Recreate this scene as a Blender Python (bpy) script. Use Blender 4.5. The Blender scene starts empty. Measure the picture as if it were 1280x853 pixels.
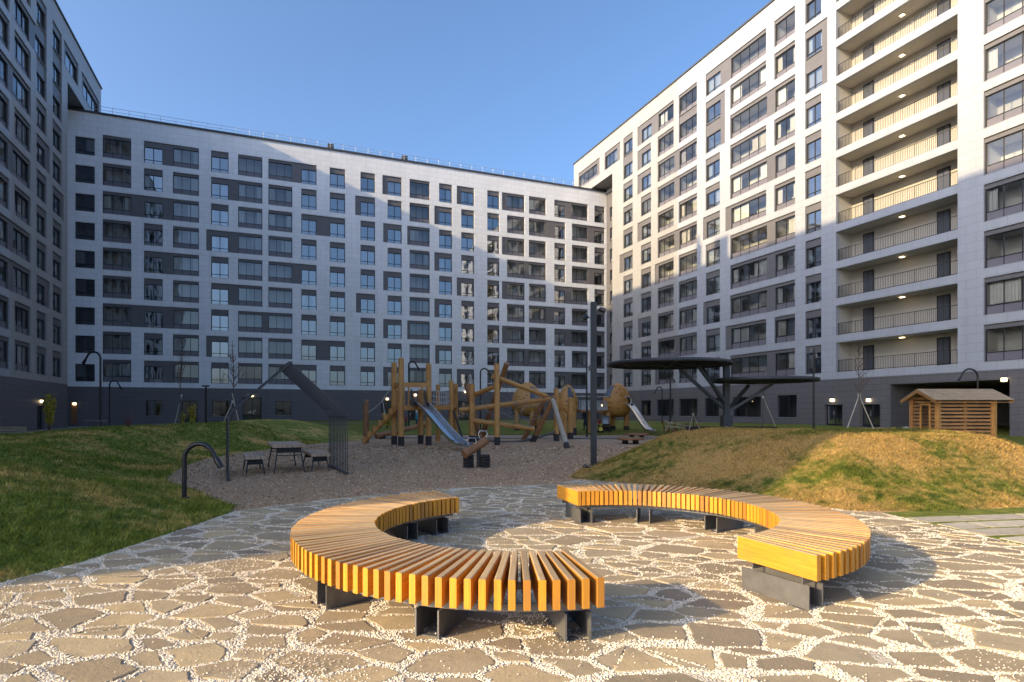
import bpy, math, random
import numpy as np
from mathutils import Vector, Matrix
random.seed(7); rng = np.random.default_rng(7)
S = bpy.context.scene
COL = S.collection
PI = math.pi
def R(a): return math.radians(a)

# ------------------------------------------------------------------ camera model
F, CX, HY, EYE = 752.0, 640.0, 514.5, 1.55
YAW = math.atan2(.3695, .929); CC, SS = math.cos(YAW), math.sin(YAW)
def W(X, Y, z=0.0):                      # camera-aligned plan (X right, Y ahead) -> world
    return Vector((CC*X + SS*Y, -SS*X + CC*Y, z))
def PX(px, Y, z=0.0): return W((px-CX)/F*Y, Y, z)
def PP(px, py, Y): return W((px-CX)/F*Y, Y, EYE+(HY-py)/F*Y)
def GG(px, py, z=0.0):
    Y = (EYE-z)*F/(py-HY); return ((px-CX)/F*Y, Y)
def XY(v): return (CC*v[0]-SS*v[1], SS*v[0]+CC*v[1])     # world -> camera plan
def hit_x(px, x):                        # world y where the column px meets plane x
    q = (px-CX)/F; k = x/(CC*q+SS); return k*(CC-SS*q)
def hit_y(px, y):
    q = (px-CX)/F; k = y/(CC-SS*q); return k*(CC*q+SS)

# ------------------------------------------------------------------ materials
MATS = {}
class NT:
    def __init__(s, m):
        m.use_nodes = True; s.t = m.node_tree; s.t.nodes.clear(); s.m = m
    def n(s, typ, **kw):
        nd = s.t.nodes.new(typ)
        for k, v in kw.items():
            if k.startswith('i_'):
                key = k[2:]
                key = int(key) if key.isdigit() else key.replace('_', ' ')
                nd.inputs[key].default_value = v
            else: setattr(nd, k, v)
        return nd
    def l(s, a, b): s.t.links.new(a, b)
    def ramp(s, fac, stops, interp='LINEAR'):
        r = s.n('ShaderNodeValToRGB'); e = r.color_ramp.elements; r.color_ramp.interpolation = interp
        while len(e) < len(stops): e.new(.5)
        for i, (p, c) in enumerate(stops):
            e[i].position = p; e[i].color = (*c, 1) if len(c) == 3 else c
        s.l(fac, r.inputs[0]); return r.outputs[0]
    def mix(s, fac, a, b, typ='MIX'):
        m = s.n('ShaderNodeMix', data_type='RGBA', blend_type=typ)
        for idx, v in ((0, fac), (6, a), (7, b)):
            if hasattr(v, 'is_linked') or hasattr(v, 'links'): s.l(v, m.inputs[idx])
            elif idx == 0: m.inputs[0].default_value = v
            else: m.inputs[idx].default_value = (*v, 1)
        return m.outputs[2]
    def noise(s, vec, scale, detail=4, rough=.55, out=0):
        n = s.n('ShaderNodeTexNoise'); n.inputs['Scale'].default_value = scale
        n.inputs['Detail'].default_value = detail; n.inputs['Roughness'].default_value = rough
        if vec is not None: s.l(vec, n.inputs['Vector'])
        return n.outputs[out]
    def pos(s): return s.n('ShaderNodeNewGeometry').outputs['Position']
    def obj(s): return s.n('ShaderNodeTexCoord').outputs['Object']
    def mapping(s, vec, scale=(1,1,1), rot=(0,0,0)):
        m = s.n('ShaderNodeMapping'); m.inputs['Scale'].default_value = scale; m.inputs['Rotation'].default_value = rot
        s.l(vec, m.inputs['Vector']); return m.outputs[0]
    def out(s, bsdf):
        o = s.n('ShaderNodeOutputMaterial'); s.l(bsdf, o.inputs[0])
    def pbr(s, col, rough=.7, metal=0.0, bump=None, bs=.3, bd=.02, spec=.5):
        b = s.n('ShaderNodeBsdfPrincipled')
        if hasattr(col, 'links'): s.l(col, b.inputs['Base Color'])
        else: b.inputs['Base Color'].default_value = (*col, 1)
        if hasattr(rough, 'links'): s.l(rough, b.inputs['Roughness'])
        else: b.inputs['Roughness'].default_value = rough
        b.inputs['Metallic'].default_value = metal
        b.inputs['Specular IOR Level'].default_value = spec
        if bump is not None:
            bp = s.n('ShaderNodeBump'); bp.inputs['Strength'].default_value = bs; bp.inputs['Distance'].default_value = bd
            s.l(bump, bp.inputs['Height']); s.l(bp.outputs[0], b.inputs['Normal'])
        s.out(b.outputs[0]); return b
def newmat(name):
    m = bpy.data.materials.new(name); MATS[name] = m; return NT(m)

def simple(name, col, rough=.6, metal=0., var=.15, scale=6., bump=.0, spec=.5):
    t = newmat(name); p = t.obj()
    n = t.noise(p, scale, 5)
    c = t.ramp(n, [(.25, tuple(x*(1-var) for x in col)), (.75, tuple(min(1, x*(1+var)) for x in col))])
    t.pbr(c, rough, metal, n if bump else None, bump, .01, spec); return MATS[name]

def cladding(name, base, mortar, bw=1.2, bh=.6):
    t = newmat(name); uv = t.n('ShaderNodeUVMap').outputs[0]
    b = t.n('ShaderNodeTexBrick'); t.l(uv, b.inputs['Vector'])
    b.offset = 0.5; b.inputs['Scale'].default_value = 1
    b.inputs['Brick Width'].default_value = bw; b.inputs['Row Height'].default_value = bh
    b.inputs['Mortar Size'].default_value = .011; b.inputs['Mortar Smooth'].default_value = .1
    b.inputs['Color1'].default_value = (*base, 1)
    b.inputs['Color2'].default_value = (*[x*.94 for x in base], 1)
    b.inputs['Mortar'].default_value = (*mortar, 1)
    n = t.noise(t.mapping(t.pos(), (1, 1, .12)), 1.1, 7, .62)
    c = t.mix(t.ramp(n, [(.38, (0,0,0)), (.75, (.42,.42,.42))]), b.outputs['Color'], [x*.72 for x in base])
    inv = t.n('ShaderNodeMath', operation='SUBTRACT'); inv.inputs[0].default_value = 1; t.l(b.outputs['Fac'], inv.inputs[1])
    t.pbr(c, .5, 0, inv.outputs[0], .35, .01)
    return MATS[name]
cladding('cladding_sun_dimmed', (.375,.39,.43), (.235,.24,.25))  # white tower cladding, colour darkened so direct sun does not burn it out
cladding('cladding_shade_lifted', (.81,.82,.84), (.51,.51,.52))  # white back wing cladding, colour lightened to make up for its shade
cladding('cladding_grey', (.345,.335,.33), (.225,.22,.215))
cladding('cladding_dark', (.135,.125,.13), (.045,.045,.05), 1.2, .45)
cladding('accent_grey', (.135,.128,.135), (.07,.07,.075), 1.6, .8)
simple('balcony_wall', (.44,.41,.36), .8, var=.08)
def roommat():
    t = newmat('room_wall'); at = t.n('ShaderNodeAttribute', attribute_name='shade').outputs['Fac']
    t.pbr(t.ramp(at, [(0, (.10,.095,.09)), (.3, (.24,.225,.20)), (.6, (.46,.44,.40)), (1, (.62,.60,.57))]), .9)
roommat()
simple('dark_frame', (.018,.019,.022), .4, var=.2)
simple('dark_steel', (.028,.029,.032), .42, .3, var=.25)
simple('canopy_steel', (.06,.06,.066), .45, .2, var=.25)
simple('black_paint', (.012,.012,.013), .38, .0, var=.25)
simple('grey_steel', (.17,.165,.16), .48, .55, var=.2, scale=9)
simple('bright_steel', (.62,.62,.62), .25, .95, var=.12)
simple('spandrel', (.16,.15,.17), .35, var=.15, scale=.6)
simple('roof_cap', (.05,.052,.058), .5)
simple('roof_felt', (.12,.12,.12), .9)
simple('sill_metal', (.45,.46,.48), .4, .3)
simple('concrete', (.34,.33,.31), .85, var=.18, scale=3, bump=.2)
simple('rubber', (.02,.018,.018), .8)
simple('rope_white', (.55,.55,.52), .8)
simple('rope_grey', (.26,.26,.25), .85)
simple('rope_dark', (.12,.11,.10), .9)
simple('skin', (.50,.31,.22), .6)
simple('cloth_dark', (.018,.02,.03), .9)
simple('cloth_navy', (.03,.045,.08), .9)
simple('cloth_white', (.7,.7,.7), .9)
simple('cloth_red', (.30,.03,.05), .9)
simple('cloth_teal', (.03,.28,.42), .9)
simple('cloth_brown', (.10,.07,.05), .9)
simple('fabric_light', (.45,.50,.56), .85)
simple('yellow_plastic', (.6,.45,.03), .4)
simple('bag_cloth', (.42,.39,.37), .9, bump=.3)
simple('bark', (.12,.095,.075), .95, var=.35, scale=14, bump=.4)
simple('twig', (.14,.08,.055), .9)
simple('red_twig', (.22,.08,.06), .9)
simple('stake_wood', (.50,.42,.33), .8, var=.2)
simple('log_foot', (.035,.028,.03), .85)

def wood(name, a, b, rough=.55, ring=3.0, stretch=(9, 9, .9)):
    t = newmat(name); p = t.obj()
    oi = t.n('ShaderNodeObjectInfo').outputs['Random']
    v = t.n('ShaderNodeVectorMath', operation='ADD'); t.l(p, v.inputs[0])
    cx = t.n('ShaderNodeCombineXYZ'); t.l(oi, cx.inputs[0]); t.l(oi, cx.inputs[2]); t.l(cx.outputs[0], v.inputs[1])
    n = t.noise(t.mapping(v.outputs[0], stretch), ring, 6, .6)
    n2 = t.noise(v.outputs[0], 2.2, 3)
    c = t.ramp(n, [(.25, a), (.5, tuple((x+y)/2 for x, y in zip(a, b))), (.75, b)])
    c = t.mix(t.ramp(n2, [(.4, (0,0,0)), (.75, (.5,.5,.5))]), c, [x*.6 for x in a])
    t.pbr(c, rough, 0, n, .25, .004); return MATS[name]
wood('log_wood', (.42,.19,.048), (.66,.34,.10))
wood('log_pale', (.34,.27,.19), (.50,.41,.30))
wood('log_brown', (.20,.09,.035), (.34,.16,.06))
wood('plank_wood', (.30,.135,.045), (.50,.25,.09))
wood('roof_board', (.30,.215,.13), (.48,.365,.24), .75)
wood('old_board', (.40,.28,.18), (.56,.42,.30), .8)
wood('table_board', (.38,.26,.17), (.58,.42,.29), .75)

def slatwood(name, a, b, rough, knots=True):           # grain follows the UV's u direction
    t = newmat(name); uv = t.n('ShaderNodeUVMap').outputs[0]
    n = t.noise(t.mapping(uv, (1.6, 26, 1)), 1.6, 7, .62)
    at = t.n('ShaderNodeAttribute', attribute_name='shade').outputs['Fac']
    c = t.ramp(n, [(.28, a), (.5, tuple((x+y)/2 for x, y in zip(a, b))), (.72, b)])
    c = t.mix(t.ramp(at, [(0., (.55,.55,.55)), (.3, (0,0,0)), (.6, (0,0,0)), (1., (.85,.85,.85))]), c, [x*.55+.02 for x in a])
    dn = t.noise(t.pos(), 7, 5, .65)
    c = t.mix(t.ramp(dn, [(.5, (0,0,0)), (.8, (.45,.45,.45))]), c, [x*.5+.05 for x in a])
    if knots:
        vo = t.n('ShaderNodeTexVoronoi'); vo.inputs['Scale'].default_value = 3.1; t.l(t.mapping(uv, (.7, 1.6, 1)), vo.inputs['Vector'])
        k = t.ramp(vo.outputs['Distance'], [(.0, (.8,.8,.8)), (.075, (0,0,0))])
        c = t.mix(k, c, [x*.32 for x in a])
    t.pbr(c, rough, 0, n, .3, .003); return MATS[name]
slatwood('slat_side', (.50,.195,.013), (.76,.35,.028), .45)
slatwood('slat_top', (.38,.25,.12), (.55,.39,.21), .65)

def glassmat(name, lo, tint):
    t = newmat(name); p = t.pos()
    n = t.noise(p, .55, 2)
    bp = t.n('ShaderNodeBump'); bp.inputs['Strength'].default_value = .16; bp.inputs['Distance'].default_value = .05; t.l(n, bp.inputs['Height'])
    lw = t.n('ShaderNodeLayerWeight'); lw.inputs['Blend'].default_value = .35
    mr = t.n('ShaderNodeMapRange'); mr.inputs['To Min'].default_value = lo; mr.inputs['To Max'].default_value = .95; t.l(lw.outputs['Fresnel'], mr.inputs['Value'])
    tr = t.n('ShaderNodeBsdfTransparent'); tr.inputs[0].default_value = (*tint, 1)
    gl = t.n('ShaderNodeBsdfGlossy'); gl.inputs['Roughness'].default_value = .015; gl.inputs[0].default_value = (.86,.90,.95,1); t.l(bp.outputs[0], gl.inputs['Normal'])
    mx = t.n('ShaderNodeMixShader'); t.l(mr.outputs[0], mx.inputs[0]); t.l(tr.outputs[0], mx.inputs[1]); t.l(gl.outputs[0], mx.inputs[2])
    t.out(mx.outputs[0])
glassmat('window_glass', .29, (.66,.72,.76)); glassmat('balcony_glass', .09, (.86,.89,.89))
def acrylic():
    t = newmat('dark_acrylic'); t.pbr((.09,.095,.11), .06, 0)
acrylic()
def curtainmat():
    t = newmat('curtain_cloth'); oi = t.n('ShaderNodeObjectInfo').outputs['Random']
    c = t.ramp(oi, [(0, (.55,.54,.52)), (.35, (.72,.70,.66)), (.6, (.50,.46,.40)), (.8, (.30,.28,.27)), (.93, (.62,.60,.58))], 'CONSTANT')
    t.pbr(c, .95)
curtainmat()
def emit(name, col, s):
    t = newmat(name); e = t.n('ShaderNodeEmission'); e.inputs[0].default_value = (*col, 1); e.inputs[1].default_value = s; t.out(e.outputs[0])
emit('lamp_glow', (1, .74, .40), 2.4)

def eggmat():
    t = newmat('egg_wood'); p = t.obj()
    vo = t.n('ShaderNodeTexVoronoi'); vo.inputs['Scale'].default_value = 4.2; vo.inputs['Randomness'].default_value = .6; t.l(p, vo.inputs['Vector'])
    d = t.ramp(vo.outputs['Distance'], [(.20, (1,1,1)), (.25, (0,0,0))])
    n = t.noise(t.mapping(p, (1,1,5)), 3, 5)
    c = t.ramp(n, [(.3, (.42,.19,.045)), (.7, (.62,.31,.085))])
    c = t.mix(d, c, (.03,.02,.012))
    t.pbr(c, .55)
eggmat()

def grassmat(name, dry, mul=1.62):
    t = newmat(name); p = t.pos()
    n = t.noise(p, .55, 5, .6); n2 = t.noise(p, 5, 4); n3 = t.noise(p, 34, 2)
    g = t.ramp(n2, [(.28, (.055,.080,.010)), (.5, (.125,.143,.017)), (.72, (.205,.200,.045))])
    d = t.ramp(n3, [(.3, (.30,.18,.055)), (.7, (.55,.36,.125))])
    m = t.n('ShaderNodeMath', operation='ADD'); t.l(n, m.inputs[0])
    sc = t.n('ShaderNodeMath', operation='MULTIPLY_ADD'); t.l(n2, sc.inputs[0]); sc.inputs[1].default_value = .5; sc.inputs[2].default_value = -.25
    t.l(sc.outputs[0], m.inputs[1])
    f = t.ramp(m.outputs[0], [(dry-.09, (0,0,0)), (dry+.11, (1,1,1))])
    at = t.n('ShaderNodeAttribute', attribute_name='shade').outputs['Fac']
    k = t.ramp(at, [(0, (.62,.62,.62)), (.04, (.34,.36,.30)), (.5, (.62,.62,.58)), (1, (1,1,.86))])
    c = t.mix(1.0, t.mix(f, g, d), k, 'MULTIPLY')
    c = t.mix(1.0, c, (mul,mul,mul), 'MULTIPLY')
    t.pbr(c, .85, 0, n3, .9, .05, .25)
grassmat('grass_left', .57, 2.6)
grassmat('grass_mound', .44)
grassmat('grass_far', .70, 2.0)
def grounds():
    t = newmat('bark_gravel'); p = t.pos()
    n = t.noise(p, 14, 8, .82); n2 = t.noise(p, .8, 4)
    vo = t.n('ShaderNodeTexVoronoi'); vo.inputs['Scale'].default_value = 42; t.l(p, vo.inputs['Vector'])
    c = t.ramp(n, [(.33, (.18,.10,.05)), (.5, (.46,.29,.165)), (.68, (.74,.55,.36))])
    c = t.mix(t.ramp(n2, [(.35, (0,0,0)), (.7, (.6,.6,.6))]), c, (.40,.255,.145))
    t.pbr(c, .95, 0, n, .8, .04)
    t = newmat('white_gravel'); p = t.pos()
    vo = t.n('ShaderNodeTexVoronoi'); vo.inputs['Scale'].default_value = 75; t.l(p, vo.inputs['Vector'])
    n = t.noise(p, 3, 4)
    c = t.ramp(vo.outputs['Distance'], [(.15, (.80,.72,.58)), (.75, (.42,.35,.26))])
    c = t.mix(t.ramp(n, [(.4, (0,0,0)), (.75, (.45,.45,.45))]), c, (.36,.32,.26))
    inv = t.n('ShaderNodeMath', operation='SUBTRACT'); inv.inputs[0].default_value = 1; t.l(vo.outputs['Distance'], inv.inputs[1])
    t.pbr(c, .9, 0, inv.outputs[0], 1, .012)
    t = newmat('pebble'); p = t.pos()
    n = t.noise(p, 90, 1)
    t.pbr(t.ramp(n, [(.3, (.50,.41,.29)), (.5, (.76,.67,.53)), (.72, (.86,.81,.72))]), .75)
    t = newmat('flagstone'); p = t.pos()
    at = t.n('ShaderNodeAttribute', attribute_name='shade').outputs['Fac']
    n = t.noise(p, 3.2, 6, .65); n2 = t.noise(p, 60, 3)
    c = t.ramp(at, [(0, (.225,.175,.115)), (.35, (.34,.26,.15)), (.7, (.37,.295,.185)), (1, (.46,.345,.185))])
    c = t.mix(t.ramp(n, [(.32, (.75,.75,.75)), (.52, (0,0,0))]), c, (.27,.205,.13))
    c = t.mix(t.ramp(n, [(.58, (0,0,0)), (.8, (.6,.6,.6))]), c, (.58,.42,.21))
    c = t.mix(t.ramp(n2, [(.5, (0,0,0)), (.8, (.3,.3,.3))]), c, (.60,.48,.30))
    mx = t.n('ShaderNodeMath', operation='ADD'); t.l(n, mx.inputs[0]); 
    k = t.n('ShaderNodeMath', operation='MULTIPLY'); t.l(n2, k.inputs[0]); k.inputs[1].default_value = .25; t.l(k.outputs[0], mx.inputs[1])
    t.pbr(c, .82, 0, mx.outputs[0], .8, .015)
    t = newmat('paver'); p = t.pos()
    at = t.n('ShaderNodeAttribute', attribute_name='shade').outputs['Fac']
    n = t.noise(p, 8, 6, .65)
    c = t.ramp(at, [(0, (.42,.36,.27)), (1, (.56,.49,.37))])
    c = t.mix(t.ramp(n, [(.35, (.5,.5,.5)), (.6, (0,0,0))]), c, (.21,.19,.16))
    t.pbr(c, .85, 0, n, .4, .008)
    t = newmat('paved_ground'); p = t.pos()
    n = t.noise(p, 20, 5); t.pbr(t.ramp(n, [(.3, (.24,.225,.20)), (.7, (.32,.30,.27))]), .9, 0, n, .3, .01)
    t = newmat('path_concrete'); p = t.pos()
    n = t.noise(p, 4, 5); t.pbr(t.ramp(n, [(.3, (.24,.225,.21)), (.7, (.33,.31,.285))]), .9, 0, n, .2, .01)
    t = newmat('leaf_yellow'); oi = t.n('ShaderNodeAttribute', attribute_name='shade').outputs['Fac']
    t.pbr(t.ramp(oi, [(0, (.22,.20,.02)), (.5, (.52,.40,.03)), (1, (.70,.52,.05))]), .6)
    t = newmat('stripe_tape'); uv = t.n('ShaderNodeUVMap').outputs[0]
    w = t.n('ShaderNodeTexWave'); w.bands_direction = 'DIAGONAL'; w.inputs['Scale'].default_value = 1.2; t.l(uv, w.inputs['Vector'])
    t.pbr(t.ramp(w.outputs['Fac'], [(.49, (.75,.74,.72)), (.51, (.55,.05,.04))]), .5)
    t = newmat('oriel_red'); t.pbr((.45,.08,.06), .7)
grounds()

# ------------------------------------------------------------------ mesh helpers
class MB:
    def __init__(s): s.v = []; s.f = []; s.m = []; s.uv = []; s.sh = []; s.smooth = []; s.cm = 0; s.cs = .5; s.csm = False
    def add(s, vs, fs, uvs=None):
        o = len(s.v); s.v += [tuple(x) for x in vs]
        for i, f in enumerate(fs):
            s.f.append([k+o for k in f]); s.m.append(s.cm); s.sh.append(s.cs); s.smooth.append(s.csm)
            s.uv.append(uvs[i] if uvs else None)
    def quad(s, a, b, c, d, uv=None): s.add([a, b, c, d], [(0,1,2,3)], [uv] if uv else None)
    def hexa(s, p): s.add(p, [(0,3,2,1),(4,5,6,7),(0,1,5,4),(1,2,6,5),(2,3,7,6),(3,0,4,7)])
    def box(s, x0, x1, y0, y1, z0, z1):
        s.hexa([(x0,y0,z0),(x1,y0,z0),(x1,y1,z0),(x0,y1,z0),(x0,y0,z1),(x1,y0,z1),(x1,y1,z1),(x0,y1,z1)])
    def beam(s, p, q, w, h, up=(0,0,1)):
        p = Vector(p); q = Vector(q); d = (q-p).normalized(); up = Vector(up)
        if abs(d.dot(up)) > .98: up = Vector((1,0,0))
        a = d.cross(up).normalized()*w/2; b = a.cross(d).normalized()*h/2
        s.hexa([p-a-b, p+a-b, q+a-b, q-a-b, p-a+b, p+a+b, q+a+b, q-a+b])
    def cyl(s, p, q, r0, r1=None, n=10, caps=True):
        s.tube([p, q], [r0, r0 if r1 is None else r1], n, caps)
    def tube(s, pts, r, n=8, caps=True):
        pts = [Vector(p) for p in pts]; N = len(pts)
        if not isinstance(r, (list, tuple)): r = [r]*N
        vs = []; ref = None
        for i, p in enumerate(pts):
            d = (pts[min(i+1, N-1)]-pts[max(i-1, 0)]).normalized()
            if ref is None:
                ref = Vector((0,0,1)) if abs(d.z) < .9 else Vector((1,0,0))
            a = d.cross(ref).normalized(); b = a.cross(d).normalized(); ref = b
            for k in range(n):
                t = 2*PI*k/n; vs.append(p+(a*math.cos(t)+b*math.sin(t))*r[i])
        fs = [(i*n+k, i*n+(k+1)%n, (i+1)*n+(k+1)%n, (i+1)*n+k) for i in range(N-1) for k in range(n)]
        sm = s.csm; s.csm = True; s.add(vs, fs)
        s.csm = sm
        if caps:
            s.add(vs[:n], [tuple(range(n-1, -1, -1))]); s.add(vs[-n:], [tuple(range(n))])
    def lathe(s, prof, n=24, c=(0,0,0), t0=0, t1=2*PI):
        full = abs(t1-t0-2*PI) < 1e-6; M = n if full else n+1; vs = []
        for r, z in prof:
            for k in range(M):
                t = t0+(t1-t0)*k/n; vs.append((c[0]+r*math.cos(t), c[1]+r*math.sin(t), c[2]+z))
        fs = []
        for i in range(len(prof)-1):
            for k in range(n):
                k2 = (k+1) % M; fs.append((i*M+k, i*M+k2, (i+1)*M+k2, (i+1)*M+k))
        sm = s.csm; s.csm = True; s.add(vs, fs); s.csm = sm
    def build(s, name, mats, parent=None, origin=(0,0,0), rot=0):
        if isinstance(mats, str): mats = [mats]
        o = Vector(origin); me = bpy.data.meshes.new(name)
        vs = s.v
        if parent is not None and parent.get('_w'): o = Vector(parent['_w']) if origin == (0,0,0) else o
        me.from_pydata([(v[0]-o.x, v[1]-o.y, v[2]-o.z) for v in vs], [], s.f)
        for m in mats: me.materials.append(MATS[m])
        me.polygons.foreach_set('material_index', s.m); me.polygons.foreach_set('use_smooth', s.smooth)
        if any(u for u in s.uv):
            L = me.uv_layers.new(name='UVMap'); k = 0
            for p, u in zip(me.polygons, s.uv):
                for j, li in enumerate(p.loop_indices):
                    if u: L.data[li].uv = u[j]
        a = me.attributes.new('shade', 'FLOAT', 'FACE'); a.data.foreach_set('value', s.sh)
        me.update()
        ob = bpy.data.objects.new(name, me); COL.objects.link(ob)
        if parent is not None:
            ob.parent = parent
            if origin != (0,0,0): ob.location = Vector(origin)-Vector(parent['_w'])
        elif origin != (0,0,0): ob.location = origin
        if rot: ob.rotation_euler.z = rot
        return ob
def tag(o, label=None, cat=None, group=None, kind=None):
    if label: o['label'] = label
    if cat: o['category'] = cat
    if group: o['group'] = group
    if kind: o['kind'] = kind
    return o
def thing(name, loc, label, cat, group=None, kind=None):
    o = bpy.data.objects.new(name, None); COL.objects.link(o); o.location = loc
    o.empty_display_size = .2; o['_w'] = list(loc)
    return tag(o, label, cat, group, kind)
def struct(o): o['kind'] = 'structure'; return o
def npmesh(name, V, Fc, mat, shade=None, parent=None, smooth=False):
    V = np.asarray(V, dtype=np.float32); Fc = np.asarray(Fc, dtype=np.int32); k = Fc.shape[1]
    me = bpy.data.meshes.new(name); me.vertices.add(len(V)); me.vertices.foreach_set('co', V.ravel())
    me.loops.add(Fc.size); me.loops.foreach_set('vertex_index', Fc.ravel())
    me.polygons.add(len(Fc)); me.polygons.foreach_set('loop_start', np.arange(len(Fc), dtype=np.int32)*k)
    me.polygons.foreach_set('loop_total', np.full(len(Fc), k, dtype=np.int32))
    if smooth: me.polygons.foreach_set('use_smooth', np.ones(len(Fc), dtype=bool))
    me.materials.append(MATS[mat])
    if shade is not None:
        a = me.attributes.new('shade', 'FLOAT', 'FACE'); a.data.foreach_set('value', np.asarray(shade, dtype=np.float32))
    me.update(calc_edges=True)
    ob = bpy.data.objects.new(name, me); COL.objects.link(ob)
    if parent is not None: ob.parent = parent
    return ob

# ------------------------------------------------------------------ terrain
def polydist(P, X, Y):                   # signed distance to polygon, + inside
    P = np.asarray(P, float); X = np.asarray(X, float); Y = np.asarray(Y, float)
    d = np.full(X.shape, 1e9); ins = np.zeros(X.shape, bool)
    for i in range(len(P)):
        a = P[i]; b = P[(i+1) % len(P)]; e = b-a
        t = np.clip(((X-a[0])*e[0]+(Y-a[1])*e[1])/(e@e), 0, 1)
        d = np.minimum(d, np.hypot(X-a[0]-t*e[0], Y-a[1]-t*e[1]))
        if a[1] != b[1]:
            ins ^= ((a[1] > Y) != (b[1] > Y)) & (X < (b[0]-a[0])*(Y-a[1])/(b[1]-a[1])+a[0])
    return np.where(ins, d, -d)
def sstep(t): t = np.clip(t, 0, 1); return t*t*(3-2*t)
LEFT_LAWN = [(-4.9,2.0),(-4.61,5.41),(-4.41,6.12),(-4.38,6.64),(-4.36,7.17),(-4.3,8.24),(-4.3,9.2),(-4.45,9.75),(-4.79,10.1),(-6.36,11.95),(-7.7,13.4),
             (-8.3,14.6),(-9.2,16.8),(-9.96,19.6),(-10.2,22.6),(-9.7,26.5),(-9.2,29.5),(-8.1,32.5),(-8.6,36),(-10,44),(-10,54),(-22,52),(-35,46),(-37,34),(-33,20),(-22,2)]
MOUND = [(1.3,14.0),(2.5,12.9),(3.8,11.75),(4.55,10.3),(5.2,9.35),(6.5,9.3),(8.4,9.75),(10.8,10.5),(12.6,11.9),(13.2,14),(12.6,17),(10.5,19.6),(7,20.8),(4,19.3),(2,16.6)]
def wob(X, Y, a=1.0):
    return a*(np.sin(X*1.7+Y*.6)*.4+np.sin(X*.7-Y*1.3+1.7)*.5+np.sin(X*3.9+Y*2.7)*.15)
def base_h(X, Y):                        # gentle rise towards the buildings
    return .42*sstep((np.asarray(Y, float)-36)/16)*sstep((np.asarray(X, float)+44)/13)
def left_h(X, Y):
    d = polydist(LEFT_LAWN, X, Y)
    Hh = .82+.33*sstep((Y-17)/7)*sstep((X+18)/5)-.80*sstep((Y-16)/12)*(1-sstep((X+20)/7))
    Hh = np.maximum(.03, Hh-.62*sstep((Y-34)/14))
    D = 4.6+1.0*sstep((Y-17)/6)
    dip = .16*np.exp(-(((X+15)/5)**2+((Y-16)/2.2)**2))
    return np.where(d > 0, Hh*sstep((d+.25)/D)-dip*sstep(d/3)+wob(X, Y, .035)*sstep(d/1.2), np.maximum(-.10, d*.3))
def mound_h(X, Y):
    d = polydist(MOUND, X, Y)
    return np.where(d > 0, 1.06*sstep((d+.2)/3.1)+wob(X, Y, .04)*sstep(d/1.0), np.maximum(-.10, d*.3))
def ground_h(X, Y):
    X = np.asarray(X, float); Y = np.asarray(Y, float)
    return np.maximum(np.maximum(left_h(X, Y), mound_h(X, Y)), base_h(X, Y))
def gz(X, Y): return float(ground_h(np.array([X]), np.array([Y]))[0])
def onground(px, Y):
    X = (px-CX)/F*Y; v = W(X, Y, gz(X, Y)); return v

def gridmesh(name, x0, x1, y0, y1, st, hf, mat, drop=-.06, kind='structure'):
    xs = np.arange(x0, x1+st*.5, st); ys = np.arange(y0, y1+st*.5, st)
    X, Y = np.meshgrid(xs, ys); Z = hf(X, Y)
    nx, ny = len(xs), len(ys)
    V = np.c_[(CC*X+SS*Y).ravel(), (-SS*X+CC*Y).ravel(), Z.ravel()]
    i = np.arange((ny-1)*nx).reshape(ny-1, nx)[:, :-1].ravel()
    Fc = np.c_[i, i+1, i+nx+1, i+nx]
    zc = Z.ravel()[Fc].max(1); Fc = Fc[zc > drop]
    used = np.unique(Fc); mp = np.zeros(len(V), int); mp[used] = np.arange(len(used))
    o = npmesh(name, V[used], mp[Fc], mat, smooth=True); o['kind'] = kind; return o
lawn = gridmesh('lawn', -37, -3.6, 1.8, 54.5, .2, left_h, 'grass_left')
mound = gridmesh('grass_mound', 1, 19, 9, 22.4, .15, mound_h, 'grass_mound')
struct(gridmesh('far_lawn', -34, 40, 39, 84, 1.0, lambda X, Y: base_h(X, Y)+.012+wob(X*.5, Y*.5, .02), 'grass_far', -5))
struct(gridmesh('playground_surface', -20, 22, 7, 39.4, .8, lambda X, Y: base_h(X, Y)+np.where(Y > 38.5, -.02, .0), 'bark_gravel', -5))
struct(gridmesh('side_lawn', 9, 40, 11.6, 40, .8, lambda X, Y: np.where((X < 13) & (Y < 23), -.05+.07*sstep((X-11.2)/1.2)*sstep((Y-11.8)/1.5), base_h(X, Y)+.02)+wob(X, Y, .012), 'grass_far', -5))
g = MB(); g.quad((-400,-400,-.035),(400,-400,-.035),(400,400,-.035),(-400,400,-.035)); struct(g.build('ground', 'paved_ground'))
# pale concrete path across the far side of the playground
def strip(name, pts, w, dz, mat):
    m = MB(); n = len(pts)
    for i in range(n-1):
        a = Vector((*pts[i], 0)); b = Vector((*pts[i+1], 0)); d = (b-a).normalized(); nn = Vector((-d.y, d.x, 0))*w/2
        seg = max(1, int((b-a).length))
        for k in range(seg):
            q = [a.lerp(b, k/seg)-nn, a.lerp(b, (k+1)/seg)-nn, a.lerp(b, (k+1)/seg)+nn, a.lerp(b, k/seg)+nn]
            m.add([W(v.x, v.y, float(base_h(v.x, v.y))+dz) for v in q], [(0,1,2,3)])
    return struct(m.build(name, mat))
strip('path', [(-13,35.4),(-2,35.0),(9,34.3),(13,33.4)], 1.3, .035, 'path_concrete')
strip('back_path', [(-30,50.5),(-10,58.3),(8,65),(24,58)], 1.6, .05, 'path_concrete')

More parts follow.
